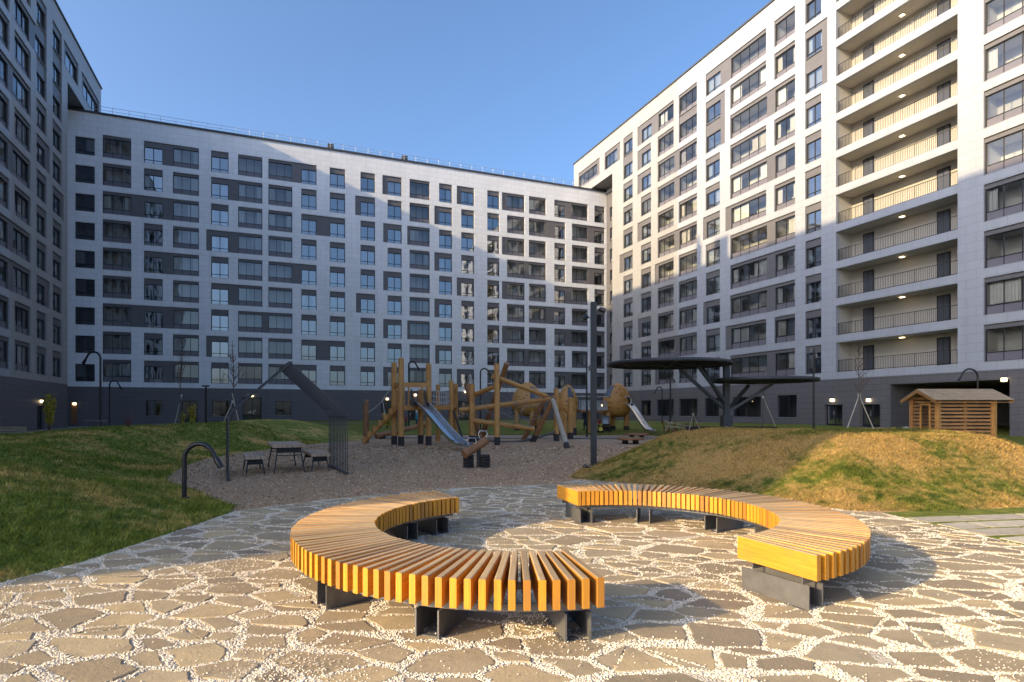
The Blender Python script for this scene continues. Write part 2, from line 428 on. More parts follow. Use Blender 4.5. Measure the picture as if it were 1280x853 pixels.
# ------------------------------------------------------------------ stone paving
PAV = [(-4.9,1.0),(-4.9,3),(-4.61,5.41),(-4.41,6.12),(-4.36,7.17),(-4.3,8.24),(-4.3,9.3),(-3.34,10.45),(-2.4,11.26),(-1.13,12.1),(0,12.5),(.84,12.75),(1.5,13.6),(2.6,12.9),
       (3.9,11.7),(4.7,10.2),(5.3,9.3),(5.66,9.05),(5.9,6.94),(6.2,4),(6.3,1)]
m = MB(); m.add([W(x, y, .006) for x, y in PAV], [tuple(range(len(PAV)))]); struct(m.build('gravel_bed', 'white_gravel'))
def make_stones():
    th = R(-14); ca, sa = math.cos(th), math.sin(th); ST = 1.5
    def fw(p): return np.c_[(p[:,0]*ca+p[:,1]*sa)/ST, -p[:,0]*sa+p[:,1]*ca]
    def bw(p): p = np.c_[p[:,0]*ST, p[:,1]]; return np.c_[p[:,0]*ca-p[:,1]*sa, p[:,0]*sa+p[:,1]*ca]
    # random darts with varying spacing
    pts = []; cand = np.c_[rng.uniform(-6.5, 8, 9000), rng.uniform(0, 14.5, 9000)]
    cand = cand[polydist(PAV, cand[:,0], cand[:,1]) > -.5]; q = fw(cand); rad = rng.choice([.11,.16,.22,.28], len(q), p=[.25,.3,.25,.2])
    keep = []; kr = []
    for i in range(len(q)):
        if keep:
            d = np.hypot(*(np.array(keep)-q[i]).T)
            if (d < (np.array(kr)+rad[i])*.55).any(): continue
        keep.append(q[i]); kr.append(rad[i])
    P = np.array(keep); polys = []
    for i, p in enumerate(P):
        d = np.hypot(*(P-p).T); nb = np.argsort(d)[1:16]
        poly = [np.array(v)+p for v in ((-1.5,-1.5),(1.5,-1.5),(1.5,1.5),(-1.5,1.5))]
        for j in nb:
            n = (P[j]-p)/d[j]; mid = p+(P[j]-p)*kr[i]/(kr[i]+kr[j]); g = random.uniform(.004, .022)*(1 if random.random() < .75 else 1.7); c = n@mid-g
            out = []
            for k in range(len(poly)):
                a, b = poly[k], poly[(k+1) % len(poly)]; da, db = n@a-c, n@b-c
                if da <= 0: out.append(a)
                if (da < 0) != (db < 0): out.append(a+(b-a)*da/(da-db))
            poly = out
            if len(poly) < 3: break
        if len(poly) >= 3: polys.append(np.array(poly))
    res = []
    for poly in polys:
        k0 = random.choice([4,4,5,5,6])
        while len(poly) > k0:              # fewer, sharper corners
            a = np.roll(poly, 1, 0); b = np.roll(poly, -1, 0); ar = np.abs((poly[:,0]-a[:,0])*(b[:,1]-a[:,1])-(poly[:,1]-a[:,1])*(b[:,0]-a[:,0])); poly = np.delete(poly, ar.argmin(), 0)
        w = bw(poly); c = w.mean(0)
        if polydist(PAV, np.array([c[0]]), np.array([c[1]]))[0] < .03: continue
        dd = polydist(PAV, w[:,0], w[:,1])
        w = np.array([v if e > .02 else v+(c-v)*min(.8, (.04-e)/(np.hypot(*(v-c))+1e-6)) for v, e in zip(w, dd)])
        if random.random() < .22 and len(w) > 3:          # a crack splits the slab
            k = random.randrange(len(w)); k2 = (k+len(w)//2) % len(w)
            i0, i1 = sorted((k, k2)); A = w[i0:i1+1]; B = np.r_[w[i1:], w[:i0+1]]
            for part in (A, B):
                if len(part) >= 3:
                    cc = part.mean(0); res.append(cc+(part-cc)*(1-.012/max(.08, np.hypot(*(part-cc).T).mean())))
        else: res.append(w)
    return res
STONES = make_stones()
def build_stones():
    m = MB()
    for w in STONES:
        c = w.mean(0); L = []
        # drop tiny edges, roughen the outline
        for k in range(len(w)):
            a, b = w[k], w[(k+1) % len(w)]; e = np.hypot(*(b-a))
            if e < .02: continue
            n = max(1, int(e/.075)); nn = np.array([-(b-a)[1], (b-a)[0]])/e
            for i in range(n):
                t = i/n; pnt = a+(b-a)*t
                if i == 0: pnt = pnt+(c-pnt)*random.uniform(.0,.05)
                L.append(pnt+nn*random.gauss(0, .0080))
        if len(L) < 4: continue
        L = np.array(L); top = random.uniform(.009, .018); tx, ty = random.gauss(0, .012), random.gauss(0, .012)
        rr = np.hypot(*(L-c).T); I = c+(L-c)*(1-.010/np.maximum(rr, .05))[:,None]
        zt = lambda p: top+(p[0]-c[0])*tx+(p[1]-c[1])*ty
        n = len(L); m.cs = random.random()
        V = [W(p[0], p[1], -.01) for p in L]+[W(p[0], p[1], zt(p)-.005) for p in L]+[W(p[0], p[1], zt(p)) for p in I]
        fs = [(k, (k+1)%n, n+(k+1)%n, n+k) for k in range(n)]+[(n+k, n+(k+1)%n, 2*n+(k+1)%n, 2*n+k) for k in range(n)]+[tuple(range(2*n, 3*n))]
        m.add(V, fs)
    o = m.build('stone_paving', 'flagstone'); struct(o)
build_stones()
def build_pebbles():
    st = .02; gx = np.arange(-5, 6.6, st); gy = np.arange(2.4, 12.8, st); mask = np.zeros((len(gy), len(gx)), bool)
    for w in STONES:
        x0, y0 = w.min(0)-.02; x1, y1 = w.max(0)+.02
        i0, i1 = np.searchsorted(gx, [x0, x1]); j0, j1 = np.searchsorted(gy, [y0, y1])
        if i1 <= i0 or j1 <= j0: continue
        X, Y = np.meshgrid(gx[i0:i1], gy[j0:j1]); mask[j0:j1, i0:i1] |= polydist(w, X, Y) > .002
    N = 520000
    Y = 2.9+ (12.4-2.9)*rng.random(N)**1.7; X = rng.uniform(-.9, .9, N)*Y
    keep = rng.random(N) < np.minimum(1, .12+ .9*(3.2/Y)**1.2)
    X, Y = X[keep], Y[keep]
    ok = (X > -4.9) & (X < 6.4); X, Y = X[ok], Y[ok]
    ok = polydist(PAV, X, Y) > .01; X, Y = X[ok], Y[ok]
    i = np.clip(((X+5)/st).astype(int), 0, len(gx)-1); j = np.clip(((Y-2.4)/st).astype(int), 0, len(gy)-1)
    on = mask[j, i]
    patch = .5+.5*np.sin(X*2.1+1)*np.sin(Y*1.7+X*.8)
    ok = ~on | (rng.random(len(X)) < .003+.22*patch**7); X, Y, on = X[ok], Y[ok], on[ok]
    if len(X) > 130000:
        s = rng.choice(len(X), 130000, replace=False); X, Y, on = X[s], Y[s], on[s]
    n = len(X); r = rng.uniform(.0045, .0095, n)*(.75+Y*.085); z = np.where(on, .017, rng.uniform(.005, .013, n))
    r = np.where(on, r*.8, r)
    base = np.array([(1,0,0),(0,1,0),(-1,0,0),(0,-1,0),(0,0,.7),(0,0,-.7)])
    V = base[None]*(r[:,None,None])*rng.uniform(.65, 1.25, (n, 6, 1))
    t = rng.uniform(0, 6.28, n); c, s = np.cos(t), np.sin(t)
    Vx = V[:,:,0]*c[:,None]-V[:,:,1]*s[:,None]; Vy = V[:,:,0]*s[:,None]+V[:,:,1]*c[:,None]
    wx = CC*X+SS*Y; wy = -SS*X+CC*Y
    V = np.stack([Vx+wx[:,None], Vy+wy[:,None], V[:,:,2]+z[:,None]], -1).reshape(-1, 3)
    fc = np.array([(0,1,4),(1,2,4),(2,3,4),(3,0,4),(1,0,5),(2,1,5),(3,2,5),(0,3,5)])
    Fc = (fc[None]+(np.arange(n)*6)[:,None,None]).reshape(-1, 3)
    o = npmesh('gravel', V, Fc, 'pebble', smooth=True)
    tag(o, 'loose white pebbles filling the joints between the flagstones', 'gravel', kind='stuff')
build_pebbles()
def chips():
    N = 90000; Y = 8.8+(27-8.8)*rng.random(N)**1.5; X = rng.uniform(-.62, .5, N)*Y
    ok = (polydist(PAV, X, Y) < -.02) & (polydist(LEFT_LAWN, X, Y) < .1) & (polydist(MOUND, X, Y) < .1) & (Y > 9.3); X, Y = X[ok], Y[ok]; n = len(X)
    t = rng.uniform(0, 6.28, n); L = rng.uniform(.008, .022, n)*np.maximum(1, Y/12); w = L*rng.uniform(.3, .6, n); c, s = np.cos(t), np.sin(t)
    wx = CC*X+SS*Y; wy = -SS*X+CC*Y; z = rng.uniform(.004, .016, n); dz = rng.normal(0, .35, n)*L
    V = np.stack([np.c_[wx-c*L, wy-s*L, z], np.c_[wx+s*w, wy-c*w, z+dz], np.c_[wx+c*L, wy+s*L, z+.003], np.c_[wx-s*w, wy+c*w, z-dz]], 1).reshape(-1, 3)
    o = npmesh('wood_chips', V, np.arange(4*n).reshape(-1, 4), 'chip', rng.random(n)); tag(o, 'loose brown bark chips and grit on the playground surface', 'bark chips', kind='stuff')
t = newmat('chip'); t.pbr(t.ramp(t.n('ShaderNodeAttribute', attribute_name='shade').outputs['Fac'], [(0, (.16,.08,.035)), (.45, (.44,.26,.13)), (.8, (.64,.44,.26)), (1, (.78,.66,.48))]), .9)
chips()
# slab path on the right
def build_slabs():
    m = MB(); j = MB()
    j.add([W(x, y, .004) for x, y in [(5.66,9.2),(5.9,6.94),(6.2,4),(6.3,1),(22,1),(22,12.4),(12.8,12.1),(10.9,10.7),(8.4,9.9),(6.5,9.45)]], [tuple(range(9))])
    struct(j.build('path_bed', 'grass_far'))
    th = R(9.5); c, s = math.cos(th), math.sin(th)
    for r in range(-16, 22):
        for k in range(-2, 22):
            L = .96; u0 = k*L+(r % 2)*.37*L; v0 = r*.46
            q = []
            for u, v in ((u0+.03, v0+.05), (u0+L-.03, v0+.05), (u0+L-.03, v0+.41), (u0+.03, v0+.41)):
                q.append((5.75+u*c-v*s*1.0, 6.0+u*s+v*c))
            Q = np.array(q); bx = 5.98-(Q[:,1]-6.94)*.13
            if (Q[:,0] < bx-.05).any(): 
                if (Q[:,0] < bx-.05).all(): continue
                q = [(max(a, b), d) for (a, d), b in zip(q, bx)]; Q = np.array(q)
                if np.ptp(Q[:,0]) < .1: continue
            if (polydist(MOUND, Q[:,0], Q[:,1]) > -.12).any() or Q[:,1].min() < 1 or Q[:,0].max() > 21.5 or Q[:,1].max() > 11.5: continue
            if (Q[:,1] > 9.35+(Q[:,0]-6.5)*.22).any(): continue
            z = .012+random.uniform(-.003, .003); m.cs = random.random()
            m.hexa([W(a, b, -.01) for a, b in q]+[W(a, b, z) for a, b in q])
    struct(m.build('slab_path', 'paver'))
build_slabs()

# ------------------------------------------------------------------ grass blades
def blades(name, hf, poly, boxes, mat, dens, label, hmin, hmax, lean, ref):
    Xs = []; Ys = []
    for (x0, x1, y0, y1) in boxes:
        n = int((x1-x0)*(y1-y0)*dens); Xs.append(rng.uniform(x0, x1, n)); Ys.append(rng.uniform(y0, y1, n))
    X = np.concatenate(Xs); Y = np.concatenate(Ys)
    ok = (np.abs(X) < Y*.88+.4); X, Y = X[ok], Y[ok]
    D = np.hypot(X, Y); ok = rng.random(len(X)) < np.clip((ref/D)**1.6, .03, 1); X, Y = X[ok], Y[ok]
    d = polydist(poly, X, Y); ok = d > rng.uniform(-.03, .05, len(d)); X, Y = X[ok], Y[ok]
    D = np.hypot(X, Y); n = len(X); Z = hf(X, Y)-.004
    h = rng.uniform(hmin, hmax, n)*(.8+.25*wob(X*2, Y*2)); w = .0045*np.maximum(1, (D/ref)**.9)*rng.uniform(.7, 1.4, n)
    t = rng.uniform(0, 2*PI, n); lx, ly = np.cos(t)*h*lean*rng.uniform(.3, 1.2, n), np.sin(t)*h*lean*rng.uniform(.3, 1.2, n)
    a = rng.uniform(0, 2*PI, n); bx, by = np.cos(a)*w, np.sin(a)*w
    wx = CC*X+SS*Y; wy = -SS*X+CC*Y
    V = np.stack([np.c_[wx-bx, wy-by, Z], np.c_[wx+bx, wy+by, Z], np.c_[wx+lx, wy+ly, Z+h*.9]], 1).reshape(-1, 3)
    o = npmesh(name, V, np.arange(3*n).reshape(-1, 3), mat, rng.uniform(.03, 1, n)**1.3)
    tag(o, label, 'grass', kind='stuff'); return n
nb = blades('grass', left_h, LEFT_LAWN, [(-14, -3.8, 4, 16), (-22, -8, 14, 30)], 'grass_left', 2600, 'green lawn grass with dry patches on the bank beside the stone paving', .035, .11, 1.0, 6.5)
nb2 = blades('dry_grass', mound_h, MOUND, [(1, 15, 9, 17)], 'grass_mound', 3000, 'dry straw coloured grass on the mound behind the curved benches', .03, .085, 1.4, 9.0)

blades('tufts', left_h, LEFT_LAWN, [(-14, -3.8, 4, 17), (-20, -8, 14, 30)], 'grass_left', 260, 'longer grass tufts scattered over the left lawn', .07, .16, .8, 7.5)
blades('dry_tufts', mound_h, MOUND, [(1, 13.5, 9, 17)], 'grass_mound', 300, 'longer dry tufts scattered over the mound', .05, .12, 1.1, 9.5)

# ------------------------------------------------------------------ apartment buildings
XL, XR, YB, XREC = -18.53, 42.5, 75.85, 44.8
ZP, FL, ZB0 = 4.17, 3.0, .55
YE = 70.3                                 # where the towers stop short of the back wing
ROOF_B, ROOF_T = 33.2, 39.0
def zrow(r, n): return ZP+ZB0+FL*(n-r)    # bottom of window row r counted 1..n from the top
class Facade:
    """cells in a (u,z) plane with depth; to3 turns (u,z,d) into world"""
    def __init__(s, to3, axis_rot, parent): s.to3 = to3; s.rot = axis_rot; s.parent = parent; s.holes = []; s.acc = []; s.wins = []
    def wall(s, u0, u1, z0, z1, matf, void=None):
        us = {u0, u1}; zs = {z0, z1, ZP}
        for a in s.holes+s.acc: us |= {a[0], a[1]}; zs |= {a[2], a[3]}
        if void: us.add(void[0]); zs.add(void[1])
        us |= set(s.extra_u) if hasattr(s, 'extra_u') else set()
        us = sorted(x for x in us if u0 <= x <= u1); zs = sorted(x for x in zs if z0 <= x <= z1)
        us = [x for i, x in enumerate(us) if i == 0 or x-us[i-1] > .012]; zs = [x for i, x in enumerate(zs) if i == 0 or x-zs[i-1] > .008]
        uc = np.array([(a+b)/2 for a, b in zip(us, us[1:])]); zc = np.array([(a+b)/2 for a, b in zip(zs, zs[1:])])
        dep = np.zeros((len(uc), len(zc))); mat = np.zeros(dep.shape, int)
        for i, u in enumerate(uc):
            for j, z in enumerate(zc): mat[i, j] = matf(u, z)
        for (a, b, c, d) in s.acc:
            I = np.ix_((uc > a) & (uc < b), (zc > c) & (zc < d)); dep[I] = .11; mat[I] = 2
        for (a, b, c, d) in s.holes:
            I = np.ix_((uc > a) & (uc < b), (zc > c) & (zc < d)); dep[I] = .34
        if void: dep[np.ix_(uc > void[0], zc < void[1])] = -1
        mb = MB()
        def P(u, z, d): return s.to3(u, z, d)
        for i in range(len(uc)):
            for j in range(len(zc)):
                a, b, c, d = us[i], us[i+1], zs[j], zs[j+1]; q = dep[i, j]
                if q < 0: continue
                mb.cm = int(mat[i, j])
                if q < .3: mb.quad(P(a,c,q), P(b,c,q), P(b,d,q), P(a,d,q), [(a,c),(b,c),(b,d),(a,d)])
                if i+1 < len(uc) and dep[i+1, j] >= 0 and abs(dep[i+1, j]-q) > 1e-4:
                    e = dep[i+1, j]; mb.cm = int(mat[i, j] if q < e else mat[i+1, j])
                    mb.quad(P(b,c,q), P(b,c,e), P(b,d,e), P(b,d,q), [(0,c),(abs(e-q),c),(abs(e-q),d),(0,d)])
                if j+1 < len(zc) and dep[i, j+1] >= 0 and abs(dep[i, j+1]-q) > 1e-4:
                    e = dep[i, j+1]; mb.cm = int(mat[i, j] if q < e else mat[i, j+1])
                    mb.quad(P(a,d,q), P(b,d,q), P(b,d,e), P(a,d,e), [(a,0),(b,0),(b,abs(e-q)),(a,abs(e-q))])
        return mb
    def rooms(s, mb, depth=2.1):
        for (a, b, c, d) in s.holes:
            if (a, b, c, d) in s.norooms: continue
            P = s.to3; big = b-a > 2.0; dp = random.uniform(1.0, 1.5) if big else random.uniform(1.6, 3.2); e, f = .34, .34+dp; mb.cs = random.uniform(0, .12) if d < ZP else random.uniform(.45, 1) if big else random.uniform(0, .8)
            mb.quad(P(a,c,f), P(b,c,f), P(b,d,f), P(a,d,f))
            mb.quad(P(a,c,e), P(b,c,e), P(b,c,f), P(a,c,f)); mb.quad(P(a,d,e), P(b,d,e), P(b,d,f), P(a,d,f))
            mb.quad(P(a,c,e), P(a,d,e), P(a,d,f), P(a,c,f)); mb.quad(P(b,c,e), P(b,d,e), P(b,d,f), P(b,c,f))
WM = {}
def win_meshes(kind, w, h):
    """frame, glass and curtain meshes in local x (along), y (depth), z (up from the sill)"""
    key = (kind, round(w, 2), round(h, 2))
    if key in WM: return WM[key]
    f = MB(); g_ = MB(); n = {'w2': 2, 'w3': 3, 'l2': 2, 'l3': 3, 'l4': 4, 'd2': 2}[kind]
    y0, y1 = .20, .28; t = .055; x0, x1 = -w/2+.003, w/2-.003
    f.box(x0, x1, y0, y1, .003, t); f.box(x0, x1, y0, y1, h-t, h-.003)
    f.box(x0, x0+t, y0, y1, t, h-t); f.box(x1-t, x1, y0, y1, t, h-t)
    tz = h*(.24 if kind[0] == 'w' else .29 if kind[0] == 'l' else .0)
    mt = .038 if kind[0] != 'l' else .022
    for k in range(1, n):
        x = x0+(x1-x0)*k/n; f.box(x-mt, x+mt, y0+.004, y1-.004, t, h-t)
    if tz:
        xs = [x0+t]+[x0+(x1-x0)*k/n for k in range(1, n)]+[x1-t]
        for k in range(n):
            a = xs[k]+(mt if k else 0); b = xs[k+1]-(mt if k < n-1 else 0); f.box(a, b, y0+.006, y1-.006, tz-.03, tz+.03)
            if kind[0] == 'l':
                f.cm = 1; f.box(a, b, y0+.025, y1-.02, t, tz-.03); f.cm = 0
    f.cm = 2; f.box(-w/2-.02+.024, w/2-.004, -.02, .198, .004, .022); f.cm = 0
    zb = tz+.03 if kind[0] == 'l' else t
    for k in range(n):
        a = x0+(x1-x0)*k/n; b = x0+(x1-x0)*(k+1)/n
        g_.quad((a+.01, .245, zb), (b-.01, .245, zb), (b-.01, .245, h-t), (a+.01, .245, h-t))
    cs = []
    for v in range(5):
        c = MB(); zt, zb2 = h-.06, (.08 if v % 2 else tz+.1)
        spans = [[(-.49,-.25),(.27,.49)], [(-.49,.49)], [(-.48,-.05)], [(-.49,-.36),(.1,.49)], [(.05,.49)]][v]
        if v == 1: zb2 = .1
        for a, b in spans:
            k = max(6, int((b-a)*w/.06)); P_ = []
            for i in range(k+1):
                x = (a+(b-a)*i/k)*w; P_.append((x, .42+.035*math.sin(i*1.9+v)))
            for i in range(k):
                p, q = P_[i], P_[i+1]; c.csm = True
                c.add([(p[0],p[1],zb2),(q[0],q[1],zb2),(q[0],q[1],zt),(p[0],p[1],zt)], [(0,1,2,3)])
        cs.append(c)
    WM[key] = (f, g_, cs, {}); return WM[key]
def mesh_of(mb, cache, name, mats):
    if name not in cache:
        o = mb.build(name, mats); cache[name] = o.data; bpy.data.objects.remove(o)
    return cache[name]
def link(name, data, parent, loc=(0,0,0), rz=0):
    o = bpy.data.objects.new(name, data); COL.objects.link(o); o.parent = parent; o.location = loc; o.rotation_euler.z = rz; return o
FR = ['dark_frame', 'spandrel', 'sill_metal']
def place_windows(fac, budget=100):
    """nearest/largest windows are parts of their own, the rest one merged part"""
    org = Vector(fac.parent['_w'])
    def score(wd):
        p = fac.to3((wd[0]+wd[1])/2, wd[2], 0); d = Vector(p).length
        return -(wd[1]-wd[0])*(wd[3]-wd[2])/d/d*(0.2 if wd[5] else 1)
    ws = sorted(fac.wins, key=score)
    rest = MB()
    for n, (a, b, c, d, kind, off) in enumerate(ws):
        f, g_, cs, cache = win_meshes(kind, b-a, d-c)
        v = 5 if kind == 'd2' else random.choice([0,0,1,2,3,4,5,5,5]) if kind[0] == 'w' else random.choice([0,2,3,4,5,5,5])
        loc = Vector(fac.to3((a+b)/2, c, 0))
        if n < budget and not off:
            w = link('window', mesh_of(f, cache, 'window_frame', FR), fac.parent, loc-org, fac.rot)
            link('glass', mesh_of(g_, cache, 'glass', ['balcony_glass' if kind[0] in 'ld' else 'window_glass']), w)
            w.children[0].rotation_euler = (random.gauss(0, .006), 0, random.gauss(0, .007))
            if v < 5: link('curtain', mesh_of(cs[v], cache, 'curtain%d' % v, ['curtain_cloth']), w)
        else:
            cr, sr = math.cos(fac.rot), math.sin(fac.rot)
            for mb, k in ((f, None), (g_, 3), (cs[v] if v < 5 else None, 4)):
                if mb is None: continue
                o = len(rest.v)
                rest.v += [(loc.x+x*cr-y*sr, loc.y+x*sr+y*cr, loc.z+z) for x, y, z in mb.v]
                rest.f += [[i+o for i in q] for q in mb.f]; rest.m += [k if k is not None else q for q in mb.m]
                rest.uv += mb.uv; rest.sh += mb.sh; rest.smooth += mb.smooth
    if rest.v:
        o = rest.build('window', FR+['window_glass', 'curtain_cloth'], fac.parent); o['kind'] = 'stuff'
def wall_lamp(fac, u, z, name='wall_lamp'):
    m = MB(); P = fac.to3
    def bx(u0, u1, z0, z1, d0, d1):
        m.hexa([P(u0,z0,d0),P(u1,z0,d0),P(u1,z0,d1),P(u0,z0,d1),P(u0,z1,d0),P(u1,z1,d0),P(u1,z1,d1),P(u0,z1,d1)])
    bx(u-.16, u+.16, z+.12, z+.16, -.2, -.002); m.cm = 1; bx(u-.13, u+.13, z-.11, z+.118, -.16, -.004)
    return m.build(name, ['dark_frame', 'lamp_glow'], fac.parent)
def door(fac, u0, u1, z0, z1, name='door', glazed=True, d=.30):
    m = MB(); P = fac.to3
    def bx(a, b, c, e, f, g): m.hexa([P(a,c,f),P(b,c,f),P(b,c,g),P(a,c,g),P(a,e,f),P(b,e,f),P(b,e,g),P(a,e,g)])
    t = .09; bx(u0, u0+t, z0, z1, d-.06, d); bx(u1-t, u1, z0, z1, d-.06, d); bx(u0+t, u1-t, z1-t, z1, d-.06, d)
    mid = (u0+u1)/2; bx(mid-.05, mid+.05, z0, z1-t, d-.055, d-.004); bx(u0+t, mid-.05, z0, z0+.2, d-.05, d-.01); bx(mid+.05, u1-t, z0, z0+.2, d-.05, d-.01)
    o = m.build(name, 'dark_frame', fac.parent)
    k = MB(); k.quad(P(u0+t,z0+.2,d-.03), P(u1-t,z0+.2,d-.03), P(u1-t,z1-t,d-.03), P(u0+t,z1-t,d-.03))
    kk = k.build('glass', 'balcony_glass', fac.parent); kk.parent = o
    h = MB(); h.cyl(P(mid+.12, z0+.9, d-.10), P(mid+.12, z0+1.3, d-.10), .02, n=6); h.build('handle', 'bright_steel', fac.parent).parent = o
    return o

# ---- the back wing
bw = thing('apartment_building', (13, YB, 0), 'long white nine storey apartment block across the far end of the courtyard', 'apartment building', 'blocks round the courtyard')
FB = Facade(lambda u, z, d: (u, YB+d, z), 0, bw)
CB = [(93.6,118.5,'w2'),(128.4,163.7,'l3'),(180,203.2,'w2'),(216.3,248.4,'l3'),(264,285.5,'w2'),(297.8,327.7,'l3'),(335.7,365.2,'l3'),(376.8,395.5,'w2'),(412.4,431.3,'w2'),
      (450.8,468.7,'w2'),(484.7,502,'w2'),(512.2,537,'l3'),(549,565,'w2'),(576.7,592.6,'w2'),(609.3,624.1,'w2'),(634,655.6,'l3'),(661.3,682.4,'l3'),(693.1,706.6,'w2'),(715,734.8,'l3'),(743.2,756,'w2')]
UB = [(hit_y(a, YB), hit_y(b, YB), k) for a, b, k in CB]
JB = {1: [(3,4),(7,8),(18,19)], 2: [(5,6),(17,18),(19,20)], 3: [(2,4),(8,9)], 4: [(5,6),(16,17),(19,20)], 5: [(3,4),(7,8),(18,19)], 6: [(5,6),(17,18)], 7: [(2,4),(6,7),(18,19)], 8: [(8,9),(16,17)], 9: [(3,4),(7,8),(18,19)]}
EB = {1: [(11,478),(14,571),(16,627.5)], 2: [(10,444),(13,543)], 3: [(11,479),(12,509),(16,627.5)], 4: [(5,257.6),(13,543)], 5: [(11,479),(14,571),(16,627.5)], 6: [(10,445),(13,543)], 7: [(11,479),(12,509),(16,627.5)], 8: [(5,257.6),(13,544)], 9: [(11,479),(14,571),(16,627.5)]}
PH = 2.4
for r in range(1, 10):
    zb = zrow(r, 9)
    for i, (a, b, k) in enumerate(UB):
        full = i == 0
        hgt = 1.85 if full else (1.78 if k[0] == 'w' else 2.10)
        FB.holes.append((a, b, zb, zb+hgt)); FB.wins.append((a, b, zb, zb+hgt, k, False))
        if not full: FB.acc.append((a-.02, b+.02, zb-.0, zb+PH))
    for a, b in JB[r]: FB.acc.append((UB[a-1][0]-.02, UB[b-1][1]+.02, zb, zb+PH))
    for c, px in EB[r]: FB.acc.append((hit_y(px, YB), UB[c-1][1]+.02, zb, zb+PH))
FB.norooms = set()
ZG = .35
pod = [(182,204,1.05,2.75),(265,287,.95,2.75),(344,364,1.05,2.75),(640,652,1.0,2.7),(664,680,1.0,2.7)]
doorsB = [(227,247,ZG,2.75),(303,327,ZG,3.15),(476,494,ZG,2.9),(511,528,ZG,2.9),(573,592,ZG,2.9),(697,712,ZG,2.8),(728,748,ZG,2.9)]
for a, b, z0, z1 in pod:
    u0, u1 = hit_y(a, YB), hit_y(b, YB); FB.holes.append((u0, u1, z0, z1)); FB.wins.append((u0, u1, z0, z1, 'd2', False))
for a, b, z0, z1 in doorsB: FB.holes.append((hit_y(a, YB), hit_y(b, YB), z0, z1))
wb = FB.wall(-30, XREC+8, -.5, ROOF_B, lambda u, z: 1 if z < ZP else 0)
wb.cm = 0
wb.quad((-30,YB+14,-.5),(-30,YB+14,ROOF_B),(XREC+8,YB+14,ROOF_B),(XREC+8,YB+14,-.5),[(0,0),(0,33),(80,33),(80,0)])
wb.build('wall', ['cladding_shade_lifted', 'cladding_dark', 'accent_grey'], bw)
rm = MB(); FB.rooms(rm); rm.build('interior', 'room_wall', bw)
place_windows(FB)
for a, b, z0, z1 in doorsB: door(FB, hit_y(a, YB), hit_y(b, YB), z0, z1)
for px, py in ((315,495),(484,499),(519,494),(582,490),(704,503),(752.8,507)):
    u = hit_y(px, YB); X, Yc = XY((u, YB)); wall_lamp(FB, u, EYE+(HY-py)/F*Yc)
m = MB(); m.box(-30, XREC+8, YB-.12, YB+.35, ROOF_B+.005, ROOF_B+.22); m.cm = 1; m.quad((-30,YB+.35,ROOF_B+.01),(XREC+8,YB+.35,ROOF_B+.01),(XREC+8,YB+14,ROOF_B+.01),(-30,YB+14,ROOF_B+.01))
m.cm = 0
for px in (415, 508): u = hit_y(px, YB); m.box(u-.45, u+.25, YB+.4, YB+1.3, ROOF_B+.22, ROOF_B+.95)
roofb = m.build('roof', ['roof_cap', 'roof_felt'], bw)
m = MB()
for k in range(int((XREC+20)/1.5)): m.cyl((-16+k*1.5, YB+.15, ROOF_B+.22), (-16+k*1.5, YB+.15, ROOF_B+.95), .022, n=5)
for z in (.58, .95): m.cyl((-18, YB+.15, ROOF_B+z), (XREC, YB+.15, ROOF_B+z), .022, n=5)
rl = m.build('railing', 'sill_metal', bw); rl.parent = roofb

# ---- towers
def tower(name, xf, sgn, label, y0, y1, yend, matf, cols, joins, exts, vjoins, overhang, thick, pod, doors, lamps):
    t = thing('apartment_building', (xf, (y0+y1)/2, 0), label, 'apartment building', 'blocks round the courtyard')
    fc = Facade(lambda u, z, d: (xf+sgn*d, u, z), -PI/2 if sgn > 0 else PI/2, t); fc.norooms = set(); fc.extra_u = []
    U = []
    for a, b, k in cols:
        p, q = sorted((hit_x(a, xf), hit_x(b, xf))); U.append((p, q, k))
    NR = 11
    for r in range(1, NR+1):
        zb = zrow(r, NR)
        for a, b, k in U:
            off = k.endswith('!'); k = k.strip('!')
            if k == 'bal': continue
            hgt = 1.78 if k[0] == 'w' else 2.10
            fc.holes.append((a, b, zb, zb+hgt)); fc.wins.append((a, b, zb, zb+hgt, k, off)); fc.acc.append((a-.02, b+.02, zb, zb+PH))
        for i, j in joins.get(r, []):
            lo = min(U[i-1][0], U[j-1][0]); hi = max(U[i-1][1], U[j-1][1]); fc.acc.append((lo-.02, hi+.02, zb, zb+PH))
        for i, px in exts.get(r, []):
            e = hit_x(px, xf); a, b, _ = U[i-1]; fc.acc.append((min(a, e)-.02, max(b, e)+.02, zb, zb+PH))
    for i, r0, r1, *px in vjoins:
        a, b, _ = U[i-1]
        if px: e = hit_x(px[0], xf); a, b = min(a, e), max(b, e)
        fc.acc.append((a-.02, b+.02, zrow(r1, NR), zrow(r0, NR)+PH))
    for a, b, k in overhang:
        p, q = sorted((hit_x(a, xf), hit_x(b, xf))); zb = zrow(1, NR)
        fc.holes.append((p, q, zb, zb+1.9)); fc.wins.append((p, q, zb, zb+1.9, k, False)); fc.acc.append((p-.9, q+.02, zb, zb+PH))
    for a, b, z0, z1 in pod:
        p, q = sorted((hit_x(a, xf), hit_x(b, xf))); fc.holes.append((p, q, z0, z1)); fc.wins.append((p, q, z0, z1, 'd2', False))
    for a, b, z0, z1 in doors:
        p, q = sorted((hit_x(a, xf), hit_x(b, xf))); fc.holes.append((p, q, z0, z1))
    return t, fc, U
